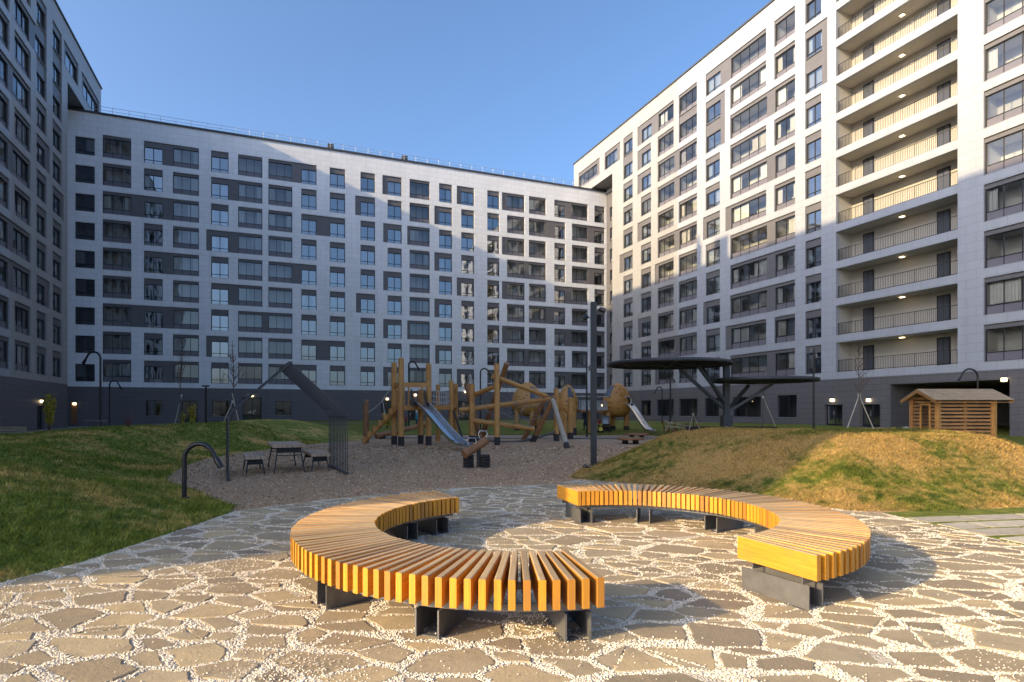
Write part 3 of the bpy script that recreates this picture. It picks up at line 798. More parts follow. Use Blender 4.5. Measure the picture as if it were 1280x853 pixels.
def tower_shell(mb, xf, sgn, y0, y1, yend, thick, zs=33.6):
    xo = xf+sgn*thick
    mb.cm = 0
    q = lambda *p: mb.quad(*p, [(0,0),(10,0),(10,39),(0,39)])
    q((xf,y0,-.5),(xo,y0,-.5),(xo,y0,ROOF_T),(xf,y0,ROOF_T)); q((xo,y0,-.5),(xo,y1,-.5),(xo,y1,ROOF_T),(xo,y0,ROOF_T))
    q((xf,y1,-.5),(xo,y1,-.5),(xo,y1,zs),(xf,y1,zs)); q((xf,yend,zs),(xo,yend,zs),(xo,yend,ROOF_T),(xf,yend,ROOF_T)); q((xo,y1,zs),(xo,yend,zs),(xo,yend,ROOF_T),(xo,y1,ROOF_T))
    mb.cm = 2; mb.quad((xf,y1,zs),(xo,y1,zs),(xo,yend,zs),(xf,yend,zs),[(0,0),(10,0),(10,10),(0,10)])
def tower_roof(t, xf, sgn, y0, yend, thick, extra=()):
    m = MB(); a, b = sorted((xf-sgn*.12, xf+sgn*.4)); m.box(a, b, y0, yend+.1, ROOF_T+.004, ROOF_T+.16)
    a, b = sorted((xf+sgn*.4, xf+sgn*thick)); m.cm = 1; m.quad((a,y0,ROOF_T),(b,y0,ROOF_T),(b,yend,ROOF_T),(a,yend,ROOF_T)); m.cm = 0
    for (x0, x1, ya, yb, h) in extra: m.box(x0, x1, ya, yb, ROOF_T+.2, ROOF_T+h)
    return m.build('roof', ['roof_cap', 'roof_felt'], t)
# left tower
yl_sw = hit_x(13, XL)
lt, FLt, UL = tower('left', XL, -1, 'shaded white and charcoal apartment tower at the left edge of the photo', 3.6, YE, 82.6, None,
   [(-12,12,'l3'),(18.3,38.5,'l3'),(45.8,58.2,'w2'),(66,77.3,'w2')], {1: [(1,2)], 2: [(2,3)], 4: [(1,2)], 6: [(1,2)], 8: [(1,2)], 9: [(1,2)]}, {5: [(3,62.5)], 9: [(3,62.5)], 6: [(4,80)]}, [(3,1,3),(4,1,3)],
   [(83.8,97.8,'w2'),(105.4,123.7,'w3')], 16, [], [(46.5,56.5,-.05,2.05)], [])
for k, (a, b) in enumerate([(50.6,48.0),(46.6,45.1),(43.6,42.1),(40.6,37.4),(35.6,34.1),(32.0,28.8)]):
    for r in range(1, 12):
        zb = zrow(r, 11); kd = 'l3' if a-b > 2 else 'w2'; hg = 2.1 if kd == 'l3' else 1.78
        FLt.holes.append((b, a, zb, zb+hg)); FLt.acc.append((b-.02, a+.02, zb, zb+PH)); FLt.wins.append((b, a, zb, zb+hg, kd, True))
FLt.extra_u = [yl_sw]
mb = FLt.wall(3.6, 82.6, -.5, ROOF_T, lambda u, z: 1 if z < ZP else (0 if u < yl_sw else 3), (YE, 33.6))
tower_shell(mb, XL, -1, 3.6, YE, 82.6, 16); mb.build('wall', ['cladding_sun_dimmed', 'cladding_dark', 'accent_grey', 'cladding_grey'], lt)
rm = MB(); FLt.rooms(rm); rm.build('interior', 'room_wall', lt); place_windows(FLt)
door(FLt, *sorted((hit_x(46.5, XL), hit_x(56.5, XL))), -.05, 2.05)
def lampx(fc, xf, px, py):
    u = hit_x(px, xf); X, Yc = XY((xf, u)); wall_lamp(fc, u, EYE+(HY-py)/F*Yc)
lampx(FLt, XL, 51, 502)
tower_roof(lt, XL, -1, 3.6, 82.6, 16, [(-21.6,-20.8,36.6,38.6,3.2),(-22,-21,40.6,41.4,3.4),(-22,-21.4,40.85,41.15,4.6)])
m = MB(); p = (XL-.3, 63.2, ROOF_T+.16); m.cyl(p, (p[0], p[1], p[2]+.9), .03, n=6); m.lathe([(0,0),(.2,.04),(.34,.14)], 14, (p[0], p[1], p[2]+.8)); m.build('satellite_dish', 'cladding_grey' if False else 'sill_metal', lt)
# recessed link wall and lamp lit door beside the left tower
m = MB(); m.cm = 0
XLREC = XL-2.3
m.quad((XLREC,YE,-.5),(XLREC,YB,-.5),(XLREC,YB,ZP),(XLREC,YE,ZP),[(0,0),(5,0),(5,4),(0,4)]); m.cm = 1
m.quad((XLREC,YE,ZP),(XLREC,YB,ZP),(XLREC,YB,33.6),(XLREC,YE,33.6),[(0,4),(5,4),(5,33),(0,33)]); m.build('link_wall', ['cladding_dark', 'cladding_sun_dimmed'], lt)
u = hit_y(93.5, YB); X, Yc = XY((u, YB)); wall_lamp(FB, u, EYE+(HY-505)/F*Yc)
m = MB(); a, b = hit_y(89, YB), hit_y(96.5, YB); m.box(a, b, YB-.06, YB-.01, .3, 2.55); m.build('door', 'log_brown', bw)
# right tower
CR = [(761.6,771,'l3!'),(779.3,790.7,'w2'),(801.3,813.6,'w2'),(822.2,841.9,'l3'),(848.4,871,'l3'),(882.2,899.7,'w2'),(912.8,957.5,'l4'),(968,993.6,'l2'),(1006.7,1026.3,'w2'),(1229.9,1326,'l4')]
CRr = CR[1:]
JR = {1: [(2,3),(5,6)], 3: [(3,4),(6,7)], 4: [(3,4)], 5: [(6,7)], 6: [(3,4)], 7: [(6,7)], 8: [(6,7)], 9: [(6,7)], 10: [(3,4)], 11: [(6,7)]}
ER = {1: [(2,797)], 2: [(2,797)], 3: [(2,797)], 5: [(2,797)], 6: [(1,774.5),(5,879),(6,907)], 7: [(3,818.6)], 9: [(2,797.6),(5,879)], 10: [(1,774.5),(6,907)], 11: [(3,818.6)]}
yr_sw = hit_x(847, XR)
rt, FRt, UR = tower('right', XR, 1, 'white apartment tower with open balconies, its upper half in warm sun', 12, YE, 81.4, None, CRr, JR, ER,
   [(1,1,2),(4,1,2),(5,2,3,906),(8,2,3,1034)], [(723.3,745.4,'l4'),(755.8,770.5,'w3')], 16,
   [(801,813.5,1.0,2.9),(821,842,1.0,2.95),(849,871.5,1.0,2.95),(881,899,1.0,2.95),(916,951,1.0,2.95),(971.6,995.8,1.0,3.0)], [(1031,1053,.35,2.1),(1076,1100,.35,2.1)], [])
for yy in (18.6,):
    for r in range(1, 12):
        zb = zrow(r, 11); FRt.holes.append((yy-3.6, yy, zb, zb+2.1)); FRt.acc.append((yy-3.62, yy+.02, zb, zb+PH)); FRt.wins.append((yy-3.6, yy, zb, zb+2.1, 'l4', True))
FRt.extra_u = [yr_sw]
yb0, yb1 = hit_x(1197, XR), hit_x(1045, XR)
for r in range(1, 12):
    zb = zrow(r, 11); h_ = (yb0, yb1, zb, zb+PH); FRt.holes.append(h_); FRt.norooms.add(h_)
pas = (hit_x(1262, XR), hit_x(1113, XR), -.5, 3.55); FRt.holes.append(pas); FRt.norooms.add(pas)
mb = FRt.wall(12, 81.4, -.5, ROOF_T, lambda u, z: 1 if z < ZP else (0 if u < yr_sw else 3), (YE, 33.6))
tower_shell(mb, XR, 1, 12, YE, 81.4, 16); mb.build('wall', ['cladding_sun_dimmed', 'cladding_dark', 'accent_grey', 'cladding_grey'], rt)
rm = MB(); FRt.rooms(rm); rm.build('interior', 'room_wall', rt); place_windows(FRt, 99)
for a, b in ((1031,1053),(1076,1100)): door(FRt, *sorted((hit_x(a, XR), hit_x(b, XR))), .35, 2.1)
for px, py in ((1041,500.5),(1086.5,500.5),(1256,475)): lampx(FRt, XR, px, py)
tower_roof(rt, XR, 1, 12, 81.4, 16)
# the driven-through passage
m = MB(); a, b, c, d = pas; x0, x1 = XR+.34, XR+12
m.quad((x0,a,c),(x1,a,c),(x1,a,d),(x0,a,d)); m.quad((x0,b,c),(x1,b,c),(x1,b,d),(x0,b,d)); m.quad((x0,a,d),(x0,b,d),(x1,b,d),(x1,a,d)); m.quad((x1,a,c),(x1,b,c),(x1,b,d),(x1,a,d))
for q in range(len(m.f)): m.uv[q] = [(0,0),(12,0),(12,3),(0,3)]
m.build('passage', 'cladding_dark', rt)
# balconies
org = Vector(rt['_w'])
bcache = {}
def balcony_meshes():
    w = yb1-yb0; dp = 1.45
    # local: x along the facade (-w/2..w/2, world -y), y depth into the building, z from the balcony floor
    s = MB(); e = .342; f = e+dp; h = PH; a, b = -w/2, w/2
    s.quad((a,f,0),(b,f,0),(b,f,h),(a,f,h)); s.quad((a,e,0),(a,f,0),(a,f,h),(a,e,h)); s.quad((b,e,0),(b,f,0),(b,f,h),(b,e,h))
    s.cm = 1; s.quad((a,e,0),(b,e,0),(b,f,0),(a,f,0)); s.cm = 2; s.quad((a,e,h),(b,e,h),(b,f,h),(a,f,h))
    r = MB()
    for z in (.08, .98): r.box(a+.02, b-.02, .20, .24, z-.02, z+.02)
    k = int(w/.13)
    for i in range(k+1):
        x = a+.04+(w-.08)*i/k; big = i % 12 == 0; t_ = .02 if big else .007; r.box(x-t_, x+t_, .205, .235, .005 if big else .1, .96)
    dd = MB()
    dx0, dx1 = -.47, .47
    dd.box(dx0, dx1, f-.06, f-.005, .02, 2.1); dd.cm = 1; dd.box(dx0+.1, -.03, f-.085, f-.061, .25, 2.0); dd.box(.03, dx1-.1, f-.085, f-.061, .25, 2.0)
    l = MB(); l.box(-.18, .18, .9, 1.2, h-.05, h-.005); l.cm = 1; l.box(-.15, .15, .93, 1.17, h-.09, h-.052)
    return s, r, dd, l
s_, r_, d_, l_ = balcony_meshes()
for r in range(1, 12):
    loc = Vector((XR, (yb0+yb1)/2, zrow(r, 11)))
    o = link('balcony', mesh_of(s_, bcache, 'balcony', ['balcony_wall', 'concrete', 'balcony_wall']), rt, loc-org, -PI/2)
    link('railing', mesh_of(r_, bcache, 'railing', ['dark_steel']), o)
    yc = (yb0+yb1)/2
    for px in (1086, 1180):
        # column on the back wall, 1.45 m behind the facade
        u = hit_x(px, XR+1.79); link('door', mesh_of(d_, bcache, 'door', ['dark_frame', 'dark_acrylic']), o, (yc-u, 0, 0))
    u = hit_x(1127, XR+1.0); link('ceiling_light', mesh_of(l_, bcache, 'ceiling_light', ['dark_frame', 'lamp_glow']), o, (yc-u, 0, 0))
# recessed link between back wing and right tower (windows in a grey strip)
m = MB(); m.cm = 0
m.quad((XREC,60,-.5),(XREC,YB,-.5),(XREC,YB,ZP),(XREC,60,ZP),[(0,0),(5,0),(5,4),(0,4)])
FK = Facade(lambda u, z, d: (XREC+d, u, z), -PI/2, rt); FK.norooms = set(); FK.extra_u = []
a, b = sorted((hit_x(761.6, XREC), hit_x(771, XREC)))
for r in range(1, 10):
    zb = zrow(r, 9)+.15; FK.holes.append((a, b, zb, zb+1.9)); FK.wins.append((a, b, zb, zb+1.9, 'l3', True))
FK.acc.append((a-.02, b+3, ZP, 33))
mk = FK.wall(min(a-3, 66), YB, -.5, 35, lambda u, z: 1 if z < ZP else 0); mk.build('link_wall', ['cladding_grey', 'cladding_dark', 'accent_grey'], rt)
rm = MB(); FK.rooms(rm); rm.build('interior', 'room_wall', rt)
place_windows(FK)
# ------------------------------------------------------------------ curved benches
def bench(cx, cy, a0, a1, legs, label):
    t = thing('curved_bench', tuple(W(cx, cy)), label, 'bench', 'curved slatted benches')
    RI, RO, zt, hs = 1.463, 2.215, .462, .198; KY = 1.08
    def BW(dx, dy, z): return W(cx+dx, cy+KY*dy, z)
    n = int(abs(a1-a0)/2.52); m = MB()
    prof = [(-.0235,0),(.0235,0),(.0235,hs-.005),(.0185,hs),(-.0185,hs),(-.0235,hs-.005)]
    for i in range(n+1):
        a = R(a0+(a1-a0)*i/n+random.gauss(0, .05)); c, s = math.cos(a), math.sin(a); m.cs = random.random(); u0 = random.uniform(0, 40)
        r0 = RI+random.gauss(0, .0025); r1 = RO+random.gauss(0, .0025); dz = random.gauss(0, .0012)
        V = [BW(r*c-p*s, r*s+p*c, zt-hs+z+dz) for r in (r0, r1) for p, z in prof]
        L = r1-r0; k = len(prof); acc = 0
        for j in range(k):
            j2 = (j+1) % k; e = math.hypot(prof[j2][0]-prof[j][0], prof[j2][1]-prof[j][1])
            m.cm = 1 if j in (2,3,4) else 0
            m.add([V[j], V[j2], V[k+j2], V[k+j]], [(0,1,2,3)], [[(u0,acc),(u0,acc+e),(u0+L,acc+e),(u0+L,acc)]]); acc += e
        m.cm = 0
        for q in (0, k): m.add(V[q:q+k], [tuple(range(k))], [[(u0+7+z*.3, p*2) for p, z in prof]])
    m.build('seat', ['slat_side', 'slat_top'], t)
    for r in (1.60, 2.07):
        m = MB(); N = 48; P_ = []
        for i in range(N+1):
            a = R(a0+(a1-a0)*i/N); P_.append((r*math.cos(a), r*math.sin(a), math.cos(a), math.sin(a)))
        for p, q in zip(P_, P_[1:]):
            w = .006; z0, z1 = .205, .262
            m.hexa([BW(p[0]-w*p[2],p[1]-w*p[3],z0),BW(p[0]+w*p[2],p[1]+w*p[3],z0),BW(q[0]+w*q[2],q[1]+w*q[3],z0),BW(q[0]-w*q[2],q[1]-w*q[3],z0),
                    BW(p[0]-w*p[2],p[1]-w*p[3],z1),BW(p[0]+w*p[2],p[1]+w*p[3],z1),BW(q[0]+w*q[2],q[1]+w*q[3],z1),BW(q[0]-w*q[2],q[1]-w*q[3],z1)])
        m.build('rail', 'grey_steel', t)
    for a in legs:
        a = R(a); c, s = math.cos(a), math.sin(a); m = MB()
        def pt(r, p, z): return BW(r*c-p*s, r*s+p*c, z)
        for p in (-.085, .085):
            for (r0, r1, z0, z1, w) in ((1.50, 2.12, 0.0, .203, .006),):
                m.hexa([pt(r0,p-w,z0),pt(r1,p-w,z0),pt(r1,p+w,z0),pt(r0,p+w,z0),pt(r0,p-w,z1),pt(r1,p-w,z1),pt(r1,p+w,z1),pt(r0,p+w,z1)])
        m.hexa([pt(1.53,-.12,.006),pt(2.09,-.12,.006),pt(2.09,.12,.006),pt(1.53,.12,.006),pt(1.53,-.12,.014),pt(2.09,-.12,.014),pt(2.09,.12,.014),pt(1.53,.12,.014)])
        m.build('leg', 'grey_steel', t)
bench(.075, 6.27, -76.8, -238.4, [-80,-108,-138,-166,-192,-213,-231], 'curved slatted timber bench on the left, its near end with wide gaps pointing right')
bench(1.36, 6.70, 107.5, -64.2, [103,73,38,8,-25,-61.5], 'curved slatted timber bench on the right, wrapping round below the grassy mound')

# ------------------------------------------------------------------ lamps
def arch_pts(base, H, r, dirx, drop=.35, n=10):
    b = Vector(base); e = W(dirx, 0)-W(0, 0); pts = [b, b+Vector((0,0,H-r))]
    for i in range(1, n+1):
        a = PI*i/n*.88; pts.append(b+e*(r-r*math.cos(a))+Vector((0,0,H-r+r*math.sin(a))))
    d = (pts[-1]-pts[-2]).normalized(); pts.append(pts[-1]+d*drop); return pts
def gooseneck(px, Y, ytop, dirx, r, rad, label, head=.1, ylow=None):
    X = (px-CX)/F*Y; b = W(X, Y, gz(X, Y)-.02); H = EYE+(HY-ytop)/F*Y-b.z
    t = thing('street_lamp' if H > 2 else 'bollard_lamp', tuple(b), label, 'lamp', 'gooseneck lamps' if H > 2 else None)
    p = arch_pts(b, H, r, dirx, drop=.1 if H < 2 else .3)
    m = MB(); m.tube(p, rad, 10); m.cyl(b, b+Vector((0,0,.05)), rad*2.2, n=12); m.build('pole', 'black_paint', t)
    d = (p[-1]-p[-2]).normalized(); m = MB(); m.tube([p[-1], p[-1]+d*head*.4, p[-1]+d*head*1.9, p[-1]+d*head*2.1], [rad*1.05, rad*1.3, head*.62, head*.62], 12); m.build('head', 'black_paint', t)
    return t
gooseneck(230.5, 10.27, 555, 1, .255, .040, 'low black hooked bollard lamp standing in the grass beside the paving', .085)
gooseneck(125.6, 55, 440, -1, .62, .085, 'tall black gooseneck lamp on the left lawn, its head hanging left', .23)
gooseneck(137, 57, 476, 1, .42, .06, 'thin black gooseneck lamp with its head hanging right, just right of the tallest lawn lamp', .18)
gooseneck(511, 44, 452, 1, .26, .06, 'black gooseneck lamp rising behind the timber slide tower', .13)
gooseneck(600.5, 45, 461, 1, .30, .055, 'black gooseneck lamp standing behind the left end of the log climbing frame', .12)
gooseneck(827.5, 56, 484, -1, .25, .05, 'small gooseneck lamp in front of the dark wall beside the egg house slide', .12)
gooseneck(1222, 38, 461.4, -1, .5, .055, 'black gooseneck lamp looking over the roof of the timber hut', .15)
def mast(px, Y, ytop, rad, label, kind, name='lamp_post', cat='lamp'):
    X = (px-CX)/F*Y; b = W(X, Y, gz(X, Y)-.02); H = EYE+(HY-ytop)/F*Y-b.z
    t = thing(name, tuple(b), label, cat, None); z1 = Vector((0,0,1)); e = W(1,0)-W(0,0); m = MB()
    m.cyl(b, b+z1*H, rad, rad*.8, 10); m.cyl(b, b+z1*.04, rad*2.4, n=12); m.build('pole', 'black_paint', t)
    if kind == 'cross':
        m = MB(); m.beam(b+z1*(H-.1)-e*.35, b+z1*(H-.1)+e*.35, .07, .07); m.build('crossbar', 'black_paint', t)
        for sx in (-.35, .32):
            m = MB(); c = b+z1*(H-.16)+e*sx; m.tube([c+z1*.06, c-z1*.06-W(0,.1)+W(0,0), c-z1*.12-W(0,.22)+W(0,0)], [.05,.075,.08], 10); m.build('spotlight', 'dark_steel', t)
    elif kind == 'spots':
        for s, dz in ((-1, .12), (1, .42)):
            m = MB(); c = b+z1*(H-dz)+e*s*.03; m.tube([c, c+e*s*.10], .03, 8); c2 = c+e*s*.13; m.tube([c2+z1*.14, c2-z1*.02, c2-z1*.16-W(0,.06)+W(0,0)], [.05,.065,.075], 10); m.build('spotlight', 'grey_steel', t)
    elif kind == 'camera':
        for s in (-1, 1):
            m = MB(); c = b+z1*(H-.06)+e*s*.22; m.beam(b+z1*(H-.03), c, .04, .04); m.beam(c-W(0,.18)+W(0,0), c+W(0,.1)-W(0,0), .14, .14); m.build('camera', 'dark_steel', t)
    return t
mast(733.5, 36, 451, .055, 'slim black lamp post just left of the square black column', 'spots')
mast(838, 53, 473.6, .08, 'black mast with a crossbar of spotlights in front of the right tower', 'cross')
mast(1017, 35.5, 436, .06, 'straight black lamp post rising behind the grass mound', 'spots')
mast(257.5, 57, 482, .10, 'black camera mast in front of the far block, left of the slatted shelter', 'camera', 'camera_mast', 'camera mast')
def column_lamp():
    Y = 15.75; X = (742-CX)/F*Y; z0 = gz(X, Y)-.02; b = W(X, Y, z0); H = EYE+(HY-378)/F*Y-z0
    t = thing('lamp_column', tuple(b), 'tall square black lamp column at the foot of the grass mound', 'lamp')
    m = MB(); p = b; a = .074; ex = W(1,0)-W(0,0); ey = W(0,1)-W(0,0)
    m.hexa([p-ex*a-ey*a,p+ex*a-ey*a,p+ex*a+ey*a,p-ex*a+ey*a]+[v+Vector((0,0,H)) for v in (p-ex*a-ey*a,p+ex*a-ey*a,p+ex*a+ey*a,p-ex*a+ey*a)]); m.build('column', 'dark_steel', t)
    m = MB(); a = .26; z = Vector((0,0,.035)); m.hexa([p-ex*a-ey*a+z*.5,p+ex*a-ey*a+z*.5,p+ex*a+ey*a+z*.5,p-ex*a+ey*a+z*.5]+[v+z*1.4 for v in (p-ex*a-ey*a,p+ex*a-ey*a,p+ex*a+ey*a,p-ex*a+ey*a)])
    for sx in (-1, 1):
        for sy in (-1, 1): q = p+ex*.2*sx+ey*.2*sy+z; m.cyl(q, q+z, .025, n=6)
    m.build('base_plate', 'dark_steel', t)
    for sx, py in ((-1, 397), (1, 387)):
        c = b+ex*sx*.10; c.z = EYE+(HY-py)/F*Y; m = MB()
        m.cyl(c, c+ex*sx*.08, .018, n=6); d = (ex*sx*.75-ey*.3+Vector((0,0,-.35))).normalized(); q = c+ex*sx*.10
        m.tube([q-d*.05, q, q+d*.12], [.045,.06,.066], 12); m.cm = 1; m.cyl(q+d*.121, q+d*.124, .055, n=12); m.build('spotlight', ['dark_steel', 'bright_steel'], t)
column_lamp()

# ------------------------------------------------------------------ slatted shelter, table and stools
def shelter():
    FLp = Vector((-6.27, 13.3)); FRp = Vector((-4.02, 14.68)); D = Vector((-.44, .898)); E = (FRp-FLp); w = E.length; E = E/w; dep = 2.6
    t = thing('garden_shelter', tuple(W(*(FLp+FRp)/2)), 'dark steel slatted shelter shaped like a house outline, standing over a picnic table', 'shelter')
    N = 13; m = MB(); ez, pz = 1.52, 2.68
    for i in range(N):
        o = FLp+D*dep*i/(N-1); P_ = []
        prof = [(0,0),(0,ez-.16),(.03,ez-.05),(.12,ez+.06),(w/2-.04,pz-.04),(w/2,pz),(w/2+.04,pz-.04),(w-.12,ez+.06),(w-.03,ez-.05),(w,ez-.16),(w,0)]
        for u, z in prof: q = o+E*u; P_.append(W(q.x, q.y, z))
        m.tube(P_, .016, 4)
    m.build('slats', 'canopy_steel', t)
    m = MB()
    for u, z, r in ((0,.03,.03),(w,.03,.03),(w/2,pz,.035),(w,ez-.12,.022),(0,ez-.12,.022)):
        a = FLp+E*u; b = a+D*dep; m.beam(W(a.x,a.y,z), W(b.x,b.y,z), r*2, r*2)
    m.build('rail', 'canopy_steel', t)
    def table(px, Y, L, wd, h, name, label, cat, group=None):
        c = Vector(((px-CX)/F*Y, Y)); t = thing(name, tuple(W(c.x, c.y)), label, cat, group)
        m = MB(); nb = max(3, int(wd/.11))
        for k in range(nb):
            v0 = -wd/2+wd*k/nb+.006; v1 = -wd/2+wd*(k+1)/nb-.006; q = []
            for z in (h-.065, h):
                for u, v in ((-L/2,v0),(L/2,v0),(L/2,v1),(-L/2,v1)): p = c+D.normalized()*u+E*v; q.append(W(p.x,p.y,z))
            m.hexa(q)
        m.build('top', 'table_board', t)
        for su in (-1, 1):
            m = MB()
            def pt(u, v, z): p = c+D.normalized()*u+E*v; return W(p.x,p.y,z)
            for sv in (-1, 1): m.cyl(pt(su*(L/2-.06), sv*wd*.46, 0), pt(su*(L/2-.22), sv*wd*.34, h-.065), .018, n=6)
            m.beam(pt(su*(L/2-.21), -wd*.38, h-.14), pt(su*(L/2-.21), wd*.38, h-.14), .014, .13); m.beam(pt(su*(L/2-.16), -wd*.40, h*.62), pt(su*(L/2-.16), wd*.40, h*.62), .01, .02)
            m.build('leg', 'dark_steel', t)
    table(357, 16.0, 2.1, .80, .71, 'picnic_table', 'plank topped picnic table on thin steel legs under the slatted shelter', 'table')
    table(317, 15.4, 1.75, .46, .45, 'picnic_bench', 'backless plank bench left of the picnic table', 'bench', 'picnic benches')
    table(394.5, 16.3, 1.9, .48, .46, 'picnic_bench', 'backless plank bench right of the picnic table, against the slatted wall', 'bench', 'picnic benches')
shelter()

# ------------------------------------------------------------------ playground
def log(m, p, q, r0, r1=None, n=12): m.cyl(p, q, r0, r1, n)
def slide_mesh(top, end, w, side, n=14, flat=.18):
    """steel chute from top to end (world vectors): bed with raised sides"""
    d = Vector((end.x-top.x, end.y-top.y, 0)); L = d.length; d.normalize(); s = Vector((d.y, -d.x, 0))
    bed = MB(); sd = (MB(), MB()); prev = None
    for i in range(n+1):
        u = i/n
        f = 0 if u < .1 else (u-.1)/.72 if u < .82 else 1
        f = f*f*(3-2*f)*.25+f*.75
        z = top.z+(end.z-top.z)*min(1, f); p = Vector((top.x, top.y, 0))+d*L*u; p.z = z
        cur = [p-s*w/2, p+s*w/2]
        if prev:
            bed.csm = True; bed.add([prev[0], prev[1], cur[1], cur[0]], [(0,1,2,3)])
            bed.add([v+Vector((0,0,-.015)) for v in (prev[0], cur[0], cur[1], prev[1])], [(0,1,2,3)])
            for k, sg in ((0,-1),(1,1)):
                h = side*(1.0 if i < n-1 else .5); a, b = prev[k], cur[k]; up = Vector((0,0,h)); o = s*sg*.02
                sd[k].hexa([a,b,b+o,a+o,a+up,b+up,b+up+o,a+up+o]); sd[k].tube([a+up+o*.5, b+up+o*.5], .022, 6)
        prev = cur
    return bed, sd
def tower_playset():
    A = R(25); u = Vector((math.cos(A), math.sin(A))); v = Vector((-math.sin(A), math.cos(A))); w = 1.28
    P2 = Vector(((501.4-CX)/F*27, 27.0)); P3 = P2+u*w; P1 = P2+v*w; P4 = P1+u*w
    t = thing('play_tower', tuple(W(*((P2+P4)/2))), 'timber play tower of upright logs with a steel slide and a ramp of stepped logs', 'play tower')
    up = lambda p, z: W(p.x, p.y, z)
    for p, H in ((P2, 3.95), (P3, 3.75), (P1, 3.85), (P4, 2.6)):
        m = MB(); m.cyl(up(p,-.05), up(p,H-.04), .135, .125); m.cyl(up(p,H-.04), up(p,H), .125, .08); o = m.build('post', 'log_wood', t)
        k = MB(); k.cyl(up(p,-.05), up(p,.42), .139, .139); k.build('foot', 'log_foot', t).parent = o
    zf, zr = 1.72, 2.75
    m = MB()
    for a, b in ((P2,P3),(P1,P4),(P2,P1),(P3,P4)):
        m.beam(up(a,zf), up(b,zf), .10, .22)
    for k in range(8):
        f = (k+.5)/8; a, b = P2.lerp(P1, f), P3.lerp(P4, f); m.beam(up(a,zf+.09), up(b,zf+.09), .145, .04)
    m.build('platform', 'log_wood', t)
    m = MB()
    for a, b in ((P2,P3),(P2,P1)): m.beam(up(a-v*.02,zr), up(b-v*.02,zr), .10, .22)
    for f in (.10,.27,.76,.93): p = P2.lerp(P3, f); m.beam(up(p,zf), up(p,zr), .10, .06)
    for f in (.3,.6): p = P2.lerp(P1, f); m.beam(up(p,zf), up(p,zr), .10, .06)
    m.build('railing', 'log_wood', t)
    # slide
    mid = P2.lerp(P3, .56)-v*.05; end = PX(587, 23.4); top = up(mid, zf+.12); end.z = .22
    bed, sd = slide_mesh(top, end, .52, .16); o = bed.build('slide', 'bright_steel', t); [x for x in sd if setattr(x.build('side_rail', 'bright_steel', t), 'parent', o)]
    k = MB(); q = Vector(end); k.beam(q+Vector((0,0,-.22)), q+Vector((0,0,-.02)), .4, .06); k.build('support', 'dark_steel', t).parent = o
    for f in (.34, .80):                       # entry cheeks
        m = MB(); p = P2.lerp(P3, f)-v*.10; m.add([up(p,zf+.1), up(p-v*.55,zf-.02), up(p-v*.45,zf+.35), up(p-v*.1,zf+.85), up(p+v*.05,zf+.85)], [(0,1,2,3,4)])
        m.build('slide_cheek', 'grey_steel', t)
    # ramp of stepped logs with a hand rope
    pr = Vector(((457.5-CX)/F*29.5, 29.5)); a = up((P2+P1)/2, zf); foot = W((455-CX)/F*28.4, 28.4, .08)
    m = MB(); m.cyl(foot, a, .085, .085)
    for k in range(6): q = foot.lerp(a, (k+.3)/6.2)+W(-.05,-.05)-W(0,0); m.cyl(q-Vector((0,0,.06)), q+Vector((0,0,.20)), .12, .12, 10)
    m.build('ramp', 'log_wood', t)
    m = MB(); m.cyl(up(pr,-.05), up(pr,1.95), .15, .14); m.add([up(pr,2.2)], []); m.cyl(up(pr,1.95), up(pr+u*.06,2.14), .14, .05); m.build('rope_post', 'log_brown', t)
    m = MB(); r0 = up(pr, 1.45); r1 = up(P1, 2.9); m.tube([r0.lerp(r1, k/6)-Vector((0,0,.25*math.sin(PI*k/6))) for k in range(7)], .02, 5)
    r2 = r0.lerp(r1, .6); m.cyl(r2-Vector((0,0,.2)), a.lerp(foot, .35), .012, n=4); m.build('hand_rope', 'rope_white', t)
    # rope bridge to the twin posts on the right
    B1 = Vector(((564-CX)/F*29.3, 29.3)); B2 = Vector(((569.5-CX)/F*30.4, 30.4)); B0 = Vector(((547.5-CX)/F*31.5, 31.5))
    for p, H in ((B1, 3.05), (B2, 2.95), (B0, 2.95)):
        m = MB(); m.cyl(up(p,-.05), up(p,H), .125, .115); o = m.build('post', 'log_wood', t)
    m = MB(); m.beam(up(P3,zf), up(B1,zf), .12, .16); m.beam(up(B0,zf), up(B2,zf), .12, .16)
    for k in range(12): f = k/11; m.beam(up(P3.lerp(B1,f),zf+.1), up(B0.lerp(B2,f),zf+.1), .1, .05)
    m.beam(up(B1,zr-.05), up(B2,zr-.05), .16, .16); m.beam(up(B1,zf+.1), up(B2,zf+.1), .2, .2); m.build('bridge', 'log_wood', t)
    for (a, b) in ((P3,B1),(B0,B2)):
        m = MB()
        for z in (.35,.62,.9): m.tube([up(a.lerp(b,k/6), zf+z-.12*math.sin(PI*k/6)) for k in range(7)], .016, 4)
        for k in range(1, 9): f = k/9; m.cyl(up(a.lerp(b,f),zf+.1), up(a.lerp(b,f), zf+.9-.12*math.sin(PI*f)), .012, n=4)
        m.build('net', 'rope_white', t)
    m = MB(); m.cyl(PX(567,29.2,1.6), PX(580,29.0,.02), .05); m.build('brace', 'dark_steel', t)
tower_playset()
def bal_log(px0, py0, Y0, px1, py1, Y1, label):
    m = MB(); a = PP(px0, py0, Y0); b = PP(px1, py1, Y1); o = thing('balance_log', (a.x, a.y, 0), label, 'balance log')
    m.cyl(a, b, .16, .14, 12); m.build('log', 'log_brown', o)
    for f in (.12, .9): q = a.lerp(b, f); k = MB(); k.cyl(Vector((q.x, q.y, -.05)), Vector((q.x, q.y, q.z+.05)), .17, .16, 12); k.build('post', 'log_foot', o)
bal_log(470, 545.5, 33.5, 532, 531, 36.5, 'sloping balance log behind the play tower')
